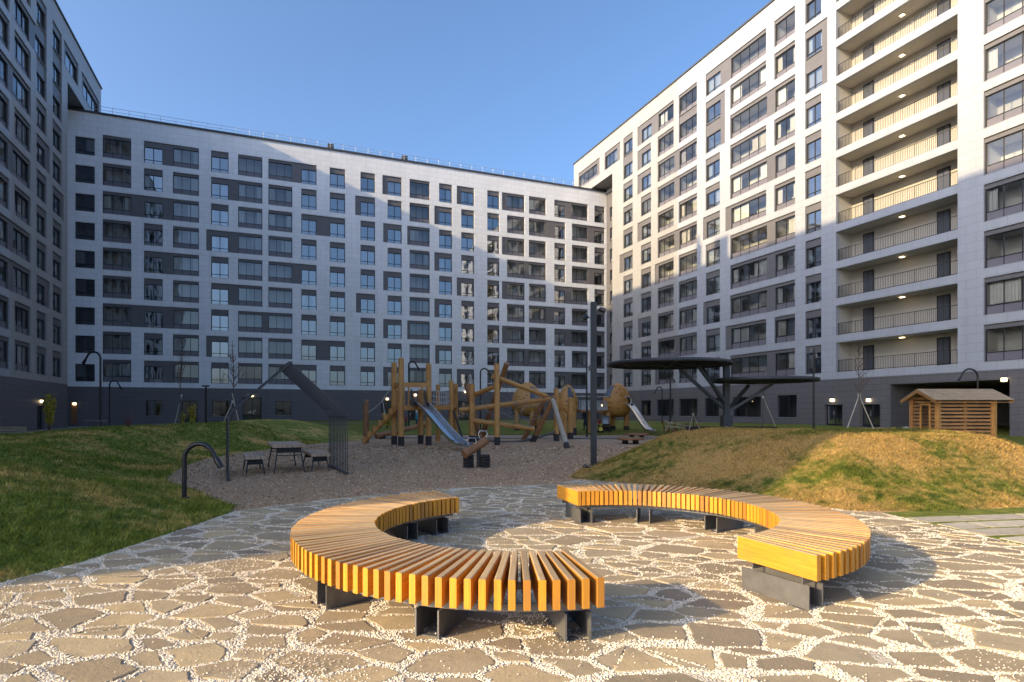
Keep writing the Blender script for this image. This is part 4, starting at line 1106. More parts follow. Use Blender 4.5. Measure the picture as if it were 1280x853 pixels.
def log_climber():
    base = PX(640, 29)
    t = thing('climbing_frame', tuple(base), 'climbing frame of crossed timber logs hung with nets and ropes', 'climbing frame')
    def add(a, b, r, mat='log_wood', nm='log', foot=False):
        m = MB(); m.cyl(a, b, r, r*.92, 12); o = m.build(nm, mat, t)
        if foot: d = (Vector(b)-Vector(a)).normalized(); k = MB(); k.cyl(a, Vector(a)+d*.42, r*1.03, r*1.03, 12); k.build('foot', 'log_foot', t).parent = o
        return o
    add(PX(590, 29.5, -.05), PP(590, 480, 29.5), .15, foot=True, nm='post')
    add(PX(621.5, 27.7, -.05), PP(621, 455, 27.7), .135, 'log_wood', foot=True, nm='post')
    add(PX(695.5, 31.5, -.05), PP(695.5, 486, 31.5), .15, foot=True, nm='post')
    add(PX(713, 33.6, -.05), PP(713, 497, 33.6), .16, foot=True, nm='post'); add(PX(706, 34.5, -.05), PP(706, 516, 34.5), .14, nm='post')
    add(PX(601, 33, -.02), PP(633.5, 454.5, 30.5), .145, 'log_brown')
    add(PX(601.5, 30.3, .0), PP(583, 481, 31), .14, 'log_brown')
    add(PP(616, 470.5, 28.0), PP(682, 495, 30.2), .115)
    add(PP(593.5, 493.5, 29.6), PP(622, 482, 28.2), .12)
    add(PP(574, 513, 29.5), PP(693.5, 498, 30.4), .12)
    add(PP(592, 526, 29.3), PP(668, 536.3, 29.6), .12)
    add(PX(665.5, 30.6, -.02), PP(693, 496, 30.0), .145, 'log_brown', foot=True)
    add(PX(653.5, 32.0, -.02), PP(684, 494, 31.2), .13, 'log_brown')
    add(PX(709.5, 25.2, -.02), PP(691, 500, 29.8), .12, 'log_pale', foot=True)
    m = MB()
    for a, b, sag in (((623,492,28),(690,499,30.2),.5),((621,505,28),(668,534,29.6),.3),((600,500,29.5),(621,520,28),.2),((624,470,28),(672,520,30),.5),((592,505,29.5),(645,515,30),.25),
                      ((650,513,30),(668,536,29.6),.1),((660,500,30),(640,530,29.5),.15),((625,515,28),(690,515,30.5),.4),((640,488,29),(652,530,30),.1),((668,498,30),(690,530,31),.2)):
        p, q = PP(*a), PP(*b); m.tube([p.lerp(q, k/6)-Vector((0,0,sag*math.sin(PI*k/6))) for k in range(7)], .011, 4)
    m.build('net', 'rope_grey', t)
    m = MB(); p, q = PP(594, 548, 29.6), PP(694, 540, 31.4); m.tube([p.lerp(q, k/12)-Vector((0,0,.34*math.sin(PI*k/12))) for k in range(13)], .06, 8); m.build('hanging_rope', 'rope_dark', t)
    m = MB(); a, b = PX(597,30.5,-.04), PP(597, 545, 30.5); m.cyl(a, b, .11); m.build('stump', 'log_foot', t)
log_climber()
def egg(px, Y, ytop, ybot, rpx, posts, label, slide=None, wins=((R(200),R(262),.52,.93),)):
    r = rpx/F*Y; z1 = EYE+(HY-ytop)/F*Y; z0 = EYE+(HY-ybot)/F*Y; c = PX(px, Y, 0); H = z1-z0
    t = thing('egg_playhouse', (c.x, c.y, z0), label, 'playhouse', 'egg shaped playhouses')
    prof = []
    for i in range(17):
        a = -PI/2+PI*i/16; s = math.sin(a); prof.append((r*1.03*max(0,math.cos(a))*(1-.27*s), H/2*(1+s)))
    m = MB(); m.lathe(prof, 28, (c.x, c.y, z0)); m.build('shell', 'egg_wood', t, origin=(c.x, c.y, z0))
    for (t0, t1, f0, f1) in wins:
        pw = [(q*1.012+.008, z) for q, z in prof if f0 <= z/H <= f1]; k = MB(); k.lathe(pw, 8, (c.x, c.y, z0), t0-YAW, t1-YAW); k.build('window', 'dark_acrylic', t)
    for (ppx, dY, ytop2) in posts:
        b = PX(ppx, Y+dY, -.05); q = PP(ppx, ytop2, Y+dY); k = MB(); k.cyl(b, q, .20, .17, 12); o = k.build('post', 'log_wood', t)
        kk = MB(); kk.cyl(b, b+Vector((0,0,.55)), .207, .205, 12); kk.build('foot', 'log_foot', t).parent = o
    if slide:
        (ax, ay, bx, by, Y1) = slide; a = PP(ax, ay, Y-r*.72); b = PP(bx, by, Y1); b.z = gz((bx-CX)/F*Y1, Y1)+.2
        bed, sd = slide_mesh(a, b, .52, .15); o = bed.build('slide', 'bright_steel', t); [x for x in sd if setattr(x.build('side_rail', 'bright_steel', t), 'parent', o)]
        k = MB(); e = W(1,0)-W(0,0); f = W(0,1)-W(0,0); q = a+Vector((0,0,.22))
        k.tube([q+e*.27*math.cos(2*PI*j/20)+Vector((0,0,.34*math.sin(2*PI*j/20)))-f*.14 for j in range(21)], .045, 6); k.build('hatch_rim', 'bright_steel', t)
        k = MB(); k.add([q+e*.25*math.cos(2*PI*j/20)+Vector((0,0,.32*math.sin(2*PI*j/20)))-f*.10 for j in range(20)], [tuple(range(20))]); k.build('hatch', 'log_foot', t)
    return t, c, z0, H
egg(771.5, 43, 479, 522, 17.5, ((760,-.5,515),(766,.8,520),(783,.4,510),(754.5,.6,515)), 'rightmost egg shaped timber playhouse on log legs with a steel slide', (783.5, 506, 816, 540, 40), ((R(188),R(232),.56,.96),))
egg(709.5, 39, 481, 522, 12.5, ((703,-.4,515),(717,-.3,500)), 'middle egg shaped timber playhouse behind the end of the log climbing frame', None, ((R(265),R(305),.55,.94),))
egg(659, 44, 478, 521, 19, ((646,-.5,512),(665,-.8,500),(672,.2,515)), 'leftmost egg shaped timber playhouse, seen through the log climbing frame', None, ((R(280),R(325),.5,.9),))
def rope_bridge():
    a = Vector(((719-CX)/F*40, 40)); b = Vector(((757-CX)/F*43, 43)); o = thing('rope_bridge', tuple(W(*((a+b)/2), 0)), 'rope sided plank bridge between two egg playhouses', 'rope bridge')
    n = Vector((-(b-a).y, (b-a).x)).normalized()*.45; zd = 1.62
    m = MB()
    for k in range(16): p = a.lerp(b, (k+.5)/16); m.beam(W(*(p-n), zd), W(*(p+n), zd), .15, .06)
    for s in (-1, 1): m.beam(W(*(a+n*s), zd-.08), W(*(b+n*s), zd-.08), .08, .10)
    m.build('deck', 'plank_wood', o)
    for s in (-1, 1):
        m = MB()
        for k in range(15):
            p = a.lerp(b, (k+.5)/15)+n*s; q = a.lerp(b, (k+1)/15)+n*s; m.tube([W(*p, zd), W(*p.lerp(q,.5), zd+.7), W(*q, zd)], .03, 4)
        m.tube([W(*(a+n*s), zd+.95), W(*(b+n*s), zd+.95)], .03, 5)
        m.build('net', 'rope_white', o)
    m = MB(); p = a.lerp(b, .45); m.cyl(W(*p,-.05), W(*p,zd-.06), .12); m.build('post', 'log_wood', o)
rope_bridge()
def disc_toy(px, Y, py, r, label):
    c = PP(px, py, Y); o = thing('balance_disc', (c.x, c.y, 0), label, 'balance platform', 'round balance platforms')
    m = MB(); m.lathe([(0,-.05),(r*.98,-.05),(r,-.02),(r,.04),(r*.97,.06),(0,.06)], 24, tuple(c)); m.build('disc', 'log_brown', o)
    for sx in (-.4, .4):
        b = Vector((c.x, c.y, 0))+(W(1,0)-W(0,0))*sx*r; k = MB(); n = 40; hz = c.z-.05
        k.tube([b+Vector((.13*math.cos(i*.9), .13*math.sin(i*.9), hz*i/n)) for i in range(n+1)], .022, 6); k.build('spring', 'dark_steel', o)
disc_toy(788, 28.8, 548.6, .64, 'round timber balance platform on springs, nearer of the pair')
disc_toy(796, 35.5, 543, .72, 'round timber balance platform below the egg playhouse slide, farther of the pair')
def seesaw():
    a = PP(608, 550.5, 16.8); b = PP(580, 568.5, 16.4); o = thing('seesaw', (a.x, a.y, 0), 'short log seesaw with steel handle hoops on black tyre stops', 'seesaw')
    m = MB(); m.cyl(a, b, .115, .125, 14); m.build('log', 'log_brown', o)
    for f, px in ((.16, 601), (.66, 589)):
        q = a.lerp(b, f)+Vector((0,0,.10)); e = W(1,.2)-W(0,0); m = MB(); m.tube([q-e*.07, q-e*.13+Vector((0,0,.13)), q-e*.09+Vector((0,0,.22)), q+e*.09+Vector((0,0,.22)), q+e*.13+Vector((0,0,.13)), q+e*.07], .012, 6); m.build('handle', 'bright_steel', o)
    for px, Y in ((585.5, 16.6), (606, 16.6)):
        c = PX(px, Y, 0); m = MB()
        for k in range(5): m.lathe([(.10,k*.075-.02),(.145,k*.075-.012),(.155,k*.075+.02),(.145,k*.075+.048),(.10,k*.075+.055)], 14, tuple(c))
        m.cyl(c-Vector((0,0,.02)), c+Vector((0,0,.36)), .11, n=12); m.build('tyre_stop', 'rubber', o)
    m = MB(); q = a.lerp(b, .35); m.cyl(Vector((q.x,q.y,-.03)), q, .06, n=8); m.build('pivot', 'dark_steel', o)
seesaw()
def fence_box():
    o = thing('sandbox_fence', tuple(PX(848, 42, 0)), 'low broken down timber trellis fence round a planting bed below the disc canopy', 'fence'); m = MB()
    for k in range(17):
        px = 831+k*2.8; b = PX(px, 41+.1*k, gz((px-CX)/F*42, 42)-.05); q = b+Vector((random.uniform(-.25,.25), 0, random.uniform(.5,.85)*(1-.02*k))); m.beam(b, q, .09, .04)
    m.build('pickets', 'log_brown', o); m = MB()
    m.beam(PP(831,527,41), PP(868,534.5,42.3), .05, .1); m.beam(PP(831,533,41), PP(880,537,42.5), .05, .1); m.beam(PP(832,526,41), PP(842,538,41.4), .05, .08); m.beam(PP(831,539,41), PP(840,527,41.3), .05, .08); m.build('rail', 'stake_wood', o)
fence_box()
def edging():
    o = thing('bed_edging', tuple(PX(930, 38, 0)), 'dark edging board along the bed under the disc canopy', 'edging'); m = MB()
    for k in range(12): a = PX(858+k*9.5, 40, .0); b = PX(858+(k+1)*9.5-.6, 40, .0); z = Vector((0,0,.42)); m.beam(a+z, b+z, .1, .25); m.cyl(a, a+z*1.35, .05, n=6)
    m.build('board', 'log_foot', o)
edging()

# ------------------------------------------------------------------ branching disc canopy
def canopy():
    Y = 38.; bx = PX(908, Y, 0); z0 = gz((908-CX)/F*Y, Y); t = thing('disc_canopy', (bx.x, bx.y, z0), 'branching steel column carrying two round flat roofs, behind the grass mound', 'canopy')
    e = W(1,0)-W(0,0); f = W(0,1)-W(0,0); up = Vector((0,0,1)); b = Vector((bx.x, bx.y, z0))
    m = MB(); m.hexa([b+e*x+f*y+up*z for z in (-.1,1.28) for x, y in ((-.3,-.3),(.3,-.3),(.3,.3),(-.3,.3))]); m.hexa([b+e*x+f*y+up*z for z in (1.28,4.45) for x, y in ((-.17,-.17),(.17,-.17),(.17,.17),(-.17,.17))]); m.build('column', 'canopy_steel', t)
    for px, py, r, th in ((836, 455.5, 3.84, .19), (955, 475.8, 3.18, .19)):
        c = PP(px, py, Y); m = MB()
        m.lathe([(r-.12,-th/2),(r,-th/2),(r,th/2),(r-.12,th/2+.03),(0,th/2+.06)], 48, tuple(c)); m.lathe([(r-.12,-th/2),(r-.12,th/2-.04),(0,th/2-.04)], 48, tuple(c)); o = m.build('roof_disc', 'canopy_steel', t)
        m = MB()
        for k in range(12): a = 2*PI*k/12; m.beam(c+Vector((0,0,-.02)), c+Vector(((r-.14)*math.cos(a), (r-.14)*math.sin(a), -.02)), .07, .2)
        for q in (.35,.7):
            P_ = [c+Vector((q*r*math.cos(2*PI*k/24), q*r*math.sin(2*PI*k/24), -.04)) for k in range(25)]; m.tube(P_, .05, 4)
        m.build('rib', 'canopy_steel', t).parent = o
    for x0, y0, x1, y1, dY in ((903,509,850,462,-.7),(903,511,853,464,.9),(908,505,872,457,-.5),(911,511,936,482,.6),(912,514,966,480,-.7),(906,508,878,459,1.2)):
        m = MB(); m.beam(PP(x0,y0,Y+dY*.2), PP(x1,y1,Y+dY), .17, .17); m.build('strut', 'canopy_steel', t)
canopy()

# ------------------------------------------------------------------ timber hut
def hut():
    Y0 = 31.; X0 = .530*31+.25*0; fx0 = (1169-CX)/F*31.3; fx1 = (1244-CX)/F*31.; by = 33.1
    zg = .06; t = thing('timber_hut', tuple(W((fx0+fx1)/2, 32, zg)), 'small slatted timber hut with a pitched board roof behind the sunlit mound', 'hut'); ez = 2.20; rz = 2.66
    front = 31.1; mid = (front+by)/2
    for x, y, hh in ((fx0, front, ez),(fx1, front, ez),(fx0, by, ez),(fx1, by, ez)):
        m = MB(); m.beam(W(x,y,zg-.1), W(x,y,hh), .20, .20, up=(0,1,0)); m.build('post', 'plank_wood' if y > 32 else 'log_wood', t)
    def wall(x0, y0, x1, y1, gaps=None, gable=False, nm='wall'):
        m = MB(); z = zg+.08
        while z < (rz-.1 if gable else ez-.05):
            a, b = 0., 1.
            if gable and z > ez-.1: k = (rz-z)/(rz-ez)*.5; a, b = .5-k, .5+k
            segs = [(a, b)]
            if gaps and z < 1.85: segs = [(a, gaps[0]), (gaps[1], b)]
            for s, q in segs:
                if q-s > .03: m.beam(W(x0+(x1-x0)*s, y0+(y1-y0)*s, z), W(x0+(x1-x0)*q, y0+(y1-y0)*q, z), .035, .11)
            z += .19
        return m.build(nm, 'plank_wood', t)
    wall(fx0+.1, front, fx1-.1, front); wall(fx0, by, fx0, front, (.36,.72), True); wall(fx1, front, fx1, by, None, True); wall(fx0, by, fx1, by)
    m = MB()
    for f in (.36, .72): y = by+(front-by)*f; m.beam(W(fx0-.02,y,zg), W(fx0-.02,y,1.92), .08, .08, up=(0,1,0))
    m.beam(W(fx0-.02,by+(front-by)*.36,1.92), W(fx0-.02,by+(front-by)*.72,1.92), .08, .08); m.build('door_frame', 'log_wood', t)
    m = MB(); m.beam(W((fx0+fx1)/2,front+.05,zg), W((fx0+fx1)/2,front+.05,ez), .09, .06, up=(0,1,0)); m.beam(W(fx0+.3, by-.5, .45), W(fx1-.3, by-.5, .45), .4, .06); m.build('seat', 'log_wood', t)
    # pitched board roof, ridge parallel to the front
    xa, xb = fx0-.42, fx1+.75; m = MB(); ov = .38
    for s, ye in ((-1, front), (1, by)):
        yo = ye+s*ov; zo = ez+.10-ov*(rz-ez)/(abs(ye-mid)); n = 7
        for k in range(n):
            f0, f1 = k/n, (k+1)/n+.02; p = lambda f, x, dz: W(x, yo+(mid-yo)*f, zo+(rz+.06-zo)*f+dz); st = .018 if True else 0
            m.hexa([p(f0,xa,.012),p(f0,xb,.012),p(f1,xb,-.012),p(f1,xa,-.012),p(f0,xa,.045),p(f0,xb,.045),p(f1,xb,.018),p(f1,xa,.018)])
    m.build('roof', 'roof_board', t)
    m = MB()
    for x in (xa+.03, xb-.03):
        for s, ye in ((-1, front), (1, by)): yo = ye+s*ov; zo = ez+.08-ov*(rz-ez)/(abs(ye-mid)); m.beam(W(x,yo,zo-.06), W(x,mid,rz-.04), .05, .14)
    m.beam(W(xa,front-ov+.05,ez-.18), W(xb,front-ov+.05,ez-.18), .05, .03); m.beam(W(xa,front,ez+.02), W(xb,front,ez+.02), .08, .12); m.beam(W(xa,by,ez+.02), W(xb,by,ez+.02), .08, .12); m.build('rafter', 'plank_wood', t)
hut()
m = MB(); c = PX(1133, 30.5, .1)
def blob(m, c, r, sq=(1,1,1), n=10, jit=.12):
    V = []; 
    for i in range(n+1):
        for j in range(2*n):
            th, ph = PI*i/n, PI*j/n; k = 1+jit*math.sin(3*ph+i)*math.sin(2*th); V.append((c[0]+r*sq[0]*k*math.sin(th)*math.cos(ph), c[1]+r*sq[1]*k*math.sin(th)*math.sin(ph), c[2]+r*sq[2]*k*math.cos(th)))
    fs = [(i*2*n+j, i*2*n+(j+1)%(2*n), (i+1)*2*n+(j+1)%(2*n), (i+1)*2*n+j) for i in range(n) for j in range(2*n)]
    sm = m.csm; m.csm = True; m.add(V, fs); m.csm = sm
blob(m, (c.x, c.y, .42), .28, (1,1,1.25)); tag(m.build('sack', 'bag_cloth'), 'pale cloth sack slumped beside the timber hut', 'sack')
m = MB(); m2 = MB(); pts = [PP(1086, 537.3, 27), PP(1100, 535.8, 27.5), PP(1118, 537, 28.2), PP(1132, 538.6, 29)]
for a, b in zip(pts, pts[1:]):
    h = Vector((0,0,.09)); L = (b-a).length; m.add([a-h*.5, b-h*.5, b+h*.5, a+h*.5], [(0,1,2,3)], [[(0,0),(L*2.4,0),(L*2.4,.2),(0,.2)]])
    y = Vector((.004,.004,0)); m.add([a-h*.5+y, a+h*.5+y, b+h*.5+y, b-h*.5+y], [(0,1,2,3)], [[(0,0),(0,.2),(L*2.4,.2),(L*2.4,0)]])
tp = thing('barrier_tape', (pts[0].x, pts[0].y, 0), 'red and white barrier tape strung towards the timber hut', 'barrier tape'); m.build('tape', 'stripe_tape', tp)
m = MB()
for p in pts: m.cyl((p.x, p.y, 0), p+Vector((0,0,.05)), .02, n=6)
m.build('stake', 'stake_wood', tp)

# ------------------------------------------------------------------ benches on the lawn
def plank_bench(px0, px1, Y, label, back=True):
    X0, X1 = (px0-CX)/F*Y, (px1-CX)/F*Y; z = gz((X0+X1)/2, Y); t = thing('park_bench', tuple(W((X0+X1)/2, Y, z)), label, 'bench', 'plank benches on the lawn'); m = MB()
    for k in range(4): m.beam(W(X0, Y-.2+.12*k, z+.45), W(X1, Y-.2+.12*k, z+.45), .105, .045)
    m.build('seat', 'old_board', t)
    if back:
        m = MB()
        for k in range(2): m.beam(W(X0, Y-.25-.02*k, z+.58+.13*k), W(X1, Y-.25-.02*k, z+.58+.13*k), .035, .11)
        m.build('backrest', 'old_board', t)
    for x in (X0+.25, X1-.25):
        m = MB(); m.beam(W(x,Y-.22,z), W(x,Y-.24,z+.78 if back else z+.43), .03, .05, up=(0,1,0)); m.beam(W(x,Y+.16,z), W(x,Y+.16,z+.43), .03, .05, up=(0,1,0)); m.beam(W(x,Y-.22,z+.41), W(x,Y+.18,z+.41), .03, .03); m.build('leg', 'grey_steel', t)
plank_bench(-30, 38, 31, 'plank bench with a backrest cut by the left edge, on the lawn')
plank_bench(108, 131, 50, 'plank bench by the dark wall behind the tallest lawn lamp', False)

# ------------------------------------------------------------------ young trees, shrubs
def tree(px, Y, ytop, label, stakes, crown=.8, seed=1, lean=0):
    rd = random.Random(seed); X = (px-CX)/F*Y; z = gz(X, Y); b = W(X, Y, z-.05); H = EYE+(HY-ytop)/F*Y-z
    t = thing('young_tree', tuple(b), label, 'tree', 'bare young trees'); m = MB(); pts = []
    for k in range(9): f = k/8; pts.append(b+Vector((math.sin(f*5+seed)*.05*H*.2+lean*f, math.cos(f*4+seed)*.04*H*.2, H*f)))
    m.tube(pts, [.045*(1-.88*k/8)+.005 for k in range(9)], 7); m.build('trunk', 'bark', t)
    m = MB()
    for k in range(int(26*crown)):
        f = rd.uniform(.42, .97); i = min(7, int(f*8)); p = pts[i].lerp(pts[i+1], f*8-i); a = rd.uniform(0, 2*PI); L = (1.05-f)*H*.32*rd.uniform(.5, 1.2)
        q = [p]; d = Vector((math.cos(a), math.sin(a), rd.uniform(.5, 1.3))).normalized()
        for s in range(4): d = (d+Vector((rd.gauss(0,.2), rd.gauss(0,.2), .12))).normalized(); q.append(q[-1]+d*L/4)
        m.tube(q, [.020,.016,.012,.010,.007], 4, False)
        for s in range(1, 5):
            for w_ in range(2): d2 = (d+Vector((rd.gauss(0,.7), rd.gauss(0,.7), rd.gauss(0,.4)))).normalized(); m.tube([q[s], q[s]+d2*L*.22], [.010,.006], 3, False)
    m.build('crown', 'twig', t)
    if stakes:
        for (sx, hz) in stakes:
            m = MB(); p = W(X+sx, Y-.15, z-.05); q = b.lerp(pts[-1], hz/H); m.cyl(p, q+(q-p)*.06, .032, .03, 6); m.build('stake', 'stake_wood', t)
        m = MB(); q = b+Vector((0,0,stakes[0][1])); m.cyl(q-Vector((0,0,.07)), q+Vector((0,0,.07)), .075, n=8); m.build('tie', 'rope_white', t)
tree(226.5, 48, 425, 'bare staked sapling on the lawn, left of the camera mast', [(-.5,2.5)], .9, 3)
tree(291, 33, 425, 'bare sapling with short upright twigs behind the low hooked lamp', [(-.55,1.35),(.45,1.7)], 1.0, 5)
tree(1074, 34, 425, 'bare sapling tied to a tripod of pale stakes behind the mound', [(-1.0,2.5),(1.0,2.5)], .9, 8)
tree(954, 46, 465, 'thin sapling with one long stake, right of the disc canopy column', [(.95,2.4)], .6, 11)
tree(866.5, 40, 500, 'short staked sapling beside the trellis fence', [(-.4,1.35),(.55,1.35)], .4, 13)
def shrub(px, Y, hpx, label, leafy, seed, mat='twig', spread=.5):
    rd = random.Random(seed); X = (px-CX)/F*Y; z = gz(X, Y); b = W(X, Y, z-.03); H = hpx/F*Y; t = thing('shrub', tuple(b), label, 'shrub', None); m = MB(); tips = []
    for k in range(34 if not leafy else 18):
        a = rd.uniform(0, 2*PI); s = rd.uniform(.1, spread); q = [b+Vector((rd.gauss(0,.06), rd.gauss(0,.06), 0))]; h = H*rd.uniform(.55, 1)
        for i in range(1, 5): f = i/4; q.append(b+Vector((math.cos(a)*s*f*H*.6+rd.gauss(0,.02), math.sin(a)*s*f*H*.6+rd.gauss(0,.02), h*f)))
        m.tube(q, [.012,.010,.008,.006,.004], 4, False); tips.append(q)
    m.build('stem', mat, t)
    if leafy:
        m = MB()
        for k in range(leafy):
            q = rd.choice(tips); f = rd.uniform(.25, 1)*4; i = min(3, int(f)); p = q[i].lerp(q[i+1], f-i)+Vector((rd.gauss(0,.07), rd.gauss(0,.07), rd.gauss(0,.05)))
            d = Vector((rd.gauss(0,1), rd.gauss(0,1), rd.gauss(0,.6))).normalized()*.10; n = d.cross(Vector((rd.gauss(0,1),rd.gauss(0,1),rd.gauss(0,1)))).normalized()*.05; m.cs = rd.random()
            m.add([p, p+d*.5+n, p+d, p+d*.5-n], [(0,1,2,3)])
        m.build('foliage', 'leaf_yellow', t)
shrub(61.5, 44, 48, 'narrow shrub with yellow autumn leaves in front of the shaded left tower', 1500, 1, spread=.22)
shrub(240, 50, 26, 'bright yellow leaved shrub right of the staked sapling by the far block', 520, 2, spread=.25)
shrub(228, 50, 17, 'small yellowing shrub at the foot of the staked sapling', 220, 4, spread=.25)
shrub(160, 45, 20, 'leafless reddish shrub against the dark wall, right of the thin lamp', 0, 3, 'red_twig', .7)
shrub(484, 46, 24, 'yellow leaved shrub seen through the play tower ramp', 420, 6, spread=.4)

# ------------------------------------------------------------------ people
def person(base, yaw, joints, radii, H, cloth, label, head_mat='cloth_white', hair='cloth_dark'):
    """one skinned body; joints in units of the standing height, x right, y forward"""
    bm = bpy.data.meshes.new('person'); names = list(joints); idx = {n: i for i, n in enumerate(names)}
    edges = [('pelvis','chest'),('chest','neck'),('neck','head'),('chest','lsho'),('lsho','lelb'),('lelb','lhand'),('chest','rsho'),('rsho','relb'),('relb','rhand'),
             ('pelvis','lhip'),('lhip','lknee'),('lknee','lank'),('lank','ltoe'),('pelvis','rhip'),('rhip','rknee'),('rknee','rank'),('rank','rtoe')]
    bm.from_pydata([tuple(c*H for c in joints[n]) for n in names], [(idx[a], idx[b]) for a, b in edges], [])
    o = bpy.data.objects.new('person', bm); COL.objects.link(o)
    md = o.modifiers.new('s', 'SKIN'); o.modifiers.new('u', 'SUBSURF').levels = 1
    for i, n in enumerate(names): r = radii.get(n, .03)*H; bm.skin_vertices[0].data[i].radius = (r, r)
    bm.skin_vertices[0].data[idx['pelvis']].use_root = True
    bpy.context.view_layer.update()
    ev = o.evaluated_get(bpy.context.evaluated_depsgraph_get()); me = bpy.data.meshes.new_from_object(ev)
    o.modifiers.clear(); o.data = me; me.name = 'person'
    for mname in (*cloth, 'skin'): me.materials.append(MATS[mname])
    hz = joints['neck'][2]*H; pz = joints['pelvis'][2]*H; hands = [Vector(joints[k])*H for k in ('lhand','rhand')]
    for p in me.polygons:
        c = p.center; p.use_smooth = True
        p.material_index = 3 if c.z > hz-.01 or any((c-h).length < .075*H/1.7 for h in hands) else 0 if c.z > pz else 2 if c.z < .055*H else 1
    o.location = base; o.rotation_euler.z = yaw; tag(o, label, 'person')
    hd = Vector(joints['head'])*H; k = MB(); r = .068*H
    blob(k, (hd.x, hd.y-.008*H, hd.z+.026*H), r, (.95,1.05,.8), 8, .03); hh = k.build('hair' if head_mat == hair else 'cap', head_mat); hh.parent = o
    return o
RAD = dict(pelvis=.075, chest=.085, neck=.032, head=.062, lsho=.042, rsho=.042, lelb=.028, relb=.028, lhand=.022, rhand=.022, lhip=.056, rhip=.056, lknee=.036, rknee=.036, lank=.026, rank=.026, ltoe=.022, rtoe=.022)
WALK = dict(pelvis=(0,0,.52), chest=(0,.01,.74), neck=(0,.012,.845), head=(0,.02,.925), lsho=(-.105,.005,.80), lelb=(-.135,-.07,.66), lhand=(-.13,-.02,.52), rsho=(.105,.005,.80), relb=(.135,.06,.655), rhand=(.12,.16,.56),
            lhip=(-.05,0,.50), lknee=(-.055,.10,.28), lank=(-.055,.08,.045), ltoe=(-.055,.17,.02), rhip=(.05,0,.50), rknee=(.055,-.03,.27), rank=(.055,-.16,.06), rtoe=(.055,-.09,.018))
STAND = dict(WALK, lknee=(-.055,.015,.28), lank=(-.055,0,.045), ltoe=(-.06,.09,.02), rknee=(.055,.012,.28), rank=(.055,-.01,.045), rtoe=(.065,.08,.02), relb=(.14,.02,.66), rhand=(.11,.10,.58), lelb=(-.14,.02,.66), lhand=(-.11,.10,.58))
def at(px, Y): X = (px-CX)/F*Y; return W(X, Y, gz(X, Y)+.003)
person(at(731.5, 43.5), -YAW+R(115), WALK, RAD, 1.68, ('cloth_dark','cloth_navy','cloth_dark'), 'person in dark clothes and a white cap walking left beside the lamp column')
person(at(738.5, 43), -YAW+R(60), STAND, RAD, 1.72, ('cloth_navy','cloth_dark','cloth_dark'), 'person in a navy jacket half hidden behind the square black column', 'cloth_dark')
person(at(748.8, 42), -YAW+R(150), STAND, RAD, .98, ('cloth_red','cloth_brown','cloth_dark'), 'small child in a red jacket beside the pushchair', 'cloth_brown', 'cloth_brown')
person(at(507.5, 46), -YAW+R(-100), STAND, RAD, 1.05, ('cloth_red','cloth_dark','cloth_dark'), 'child in a dark red jacket behind the play tower', 'cloth_brown', 'cloth_brown')
person(at(521, 45.5), -YAW+R(100), STAND, RAD, 1.35, ('cloth_teal','cloth_navy','cloth_dark'), 'child in a bright teal jacket and white hat seen under the slide', 'cloth_white')
def pushchair():
    b = at(757.5, 41.5); e = W(1,0)-W(0,0); f = W(0,1)-W(0,0); up = Vector((0,0,1)); t = thing('pushchair', tuple(b), 'pushchair with a pale grey hood left of the egg playhouse slide', 'pushchair')
    m = MB(); q = b+up*.45; m.hexa([q+e*x+f*y+up*z for z, k in ((0,.8),(.12,1)) for x, y in ((-.2*k,-.35),(.2*k,-.35),(.2*k,.3),(-.2*k,.3))]); m.build('seat', 'cloth_dark', t)
    m = MB(); c = b+up*.82+f*.05; n = 8
    for i in range(n):
        a0, a1 = R(-10+115*i/n), R(-10+115*(i+1)/n); P_ = lambda a, s: c+f*(.33*math.cos(a))+up*(.33*math.sin(a))+e*.24*s; m.add([P_(a0,-1),P_(a0,1),P_(a1,1),P_(a1,-1)], [(0,1,2,3)])
        for s in (-1, 1): m.add([c+e*.24*s-up*.1, P_(a0,s), P_(a1,s)], [(0,1,2)])
    m.hexa([c+e*x+f*y+up*z for z in (-.38,-.02) for x, y in ((-.22,.22),(.22,.22),(.22,.34),(-.22,.34))]); m.build('hood', 'fabric_light', t)
    m = MB()
    for s in (-.24, .24): m.cyl(b+e*s-f*.4+up*.13, b+e*s+f*.45+up*.95, .016, n=6); m.cyl(b+e*s+f*.35+up*.13, b+e*s-f*.2+up*.5, .016, n=6)
    m.cyl(b-e*.24+f*.45+up*.95, b+e*.24+f*.45+up*.95, .018, n=6); m.build('frame', 'dark_steel', t)
    for sx in (-.26,.26):
        for fy in (-.4,.38): m = MB(); c2 = b+e*sx+f*fy+up*.13; m.cyl(c2-e*.025, c2+e*.025, .13, n=16); m.build('wheel', 'rubber', t)
    b = at(750.5, 41.2); t = thing('ride_on_toy', tuple(b), 'yellow ride-on toy at the feet of the child in red by the pushchair', 'toy')
    m = MB(); m.hexa([b+e*x+f*y+up*z for z, k in ((.12,1),(.34,.8)) for x, y in ((-.13*k,-.3*k),(.13*k,-.3*k),(.13*k,.3*k),(-.13*k,.3*k))]); m.cyl(b-f*.22+up*.34, b-f*.26+up*.56, .025, n=6); m.cyl(b-f*.26-e*.14+up*.56, b-f*.26+e*.14+up*.56, .02, n=6); m.build('body', 'yellow_plastic', t)
    for sx in (-.13,.13):
        for fy in (-.2,.2): m = MB(); c2 = b+e*sx+f*fy+up*.1; m.cyl(c2-e*.03, c2+e*.03, .1, n=12); m.build('wheel', 'rubber', t)
pushchair()

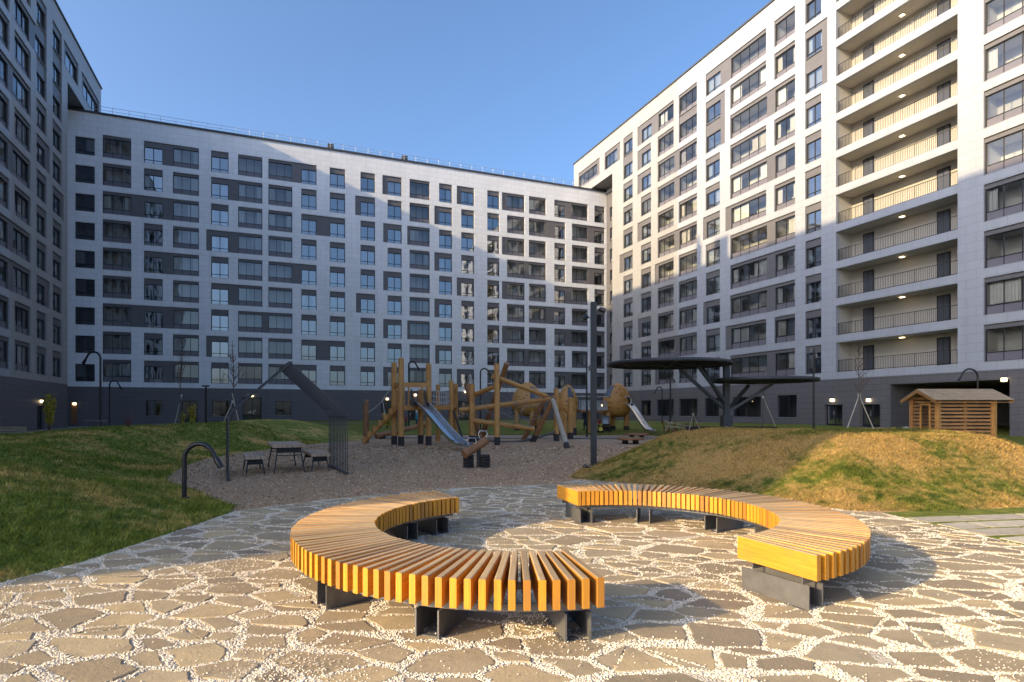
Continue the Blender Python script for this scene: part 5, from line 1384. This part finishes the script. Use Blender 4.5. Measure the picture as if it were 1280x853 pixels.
# ------------------------------------------------------------------ sky, sun, camera
SUN_EL = R(19.6); dv = Vector((.984, .179))     # travel direction of the light in plan
wd = bpy.data.worlds.new('World'); S.world = wd; wd.use_nodes = True; nt = wd.node_tree; nt.nodes.clear()
sky = nt.nodes.new('ShaderNodeTexSky'); sky.sky_type = 'NISHITA'; sky.sun_disc = False; sky.sun_elevation = SUN_EL
sky.sun_rotation = math.atan2(-dv.x, -dv.y); sky.air_density = .75; sky.dust_density = 4.2; sky.ozone_density = 7.0; sky.altitude = 100
bg = nt.nodes.new('ShaderNodeBackground'); bg.inputs[1].default_value = .15; wo = nt.nodes.new('ShaderNodeOutputWorld')
tn = nt.nodes.new('ShaderNodeMix'); tn.data_type = 'RGBA'; tn.blend_type = 'MULTIPLY'; tn.inputs[0].default_value = 1; tn.inputs[7].default_value = (1.14, .97, .79, 1)
nt.links.new(sky.outputs[0], tn.inputs[6]); nt.links.new(tn.outputs[2], bg.inputs[0]); nt.links.new(bg.outputs[0], wo.inputs[0])
sl = bpy.data.lights.new('sun', 'SUN'); sl.energy = 2.25; sl.angle = R(.5); sl.color = (1, .76, .42)
so = bpy.data.objects.new('sun', sl); COL.objects.link(so)
d3 = Vector((dv.x*math.cos(SUN_EL), dv.y*math.cos(SUN_EL), -math.sin(SUN_EL)))
so.rotation_euler = d3.to_track_quat('-Z', 'Y').to_euler(); so.location = (-60, -10, 60)
cam = bpy.data.cameras.new('camera'); co = bpy.data.objects.new('camera', cam); COL.objects.link(co); S.camera = co
cam.sensor_width = 36; cam.lens = 36*F/1280; cam.shift_y = (HY-426.5)/1280; cam.clip_end = 2000; cam.clip_start = .05
co.location = (0, 0, EYE); co.rotation_euler = (PI/2, 0, -YAW)
S.view_settings.view_transform = 'Standard'; S.view_settings.look = 'None'; S.view_settings.gamma = 1; S.view_settings.exposure = 1.68
S.view_settings.use_curve_mapping = False
S.cycles.max_bounces = 9; S.cycles.diffuse_bounces = 6; S.cycles.glossy_bounces = 3; S.cycles.transparent_max_bounces = 12; S.cycles.caustics_reflective = False; S.cycles.caustics_refractive = False
S.cycles.use_denoising = True
for o in bpy.data.objects:
    if '_w' in o: del o['_w']
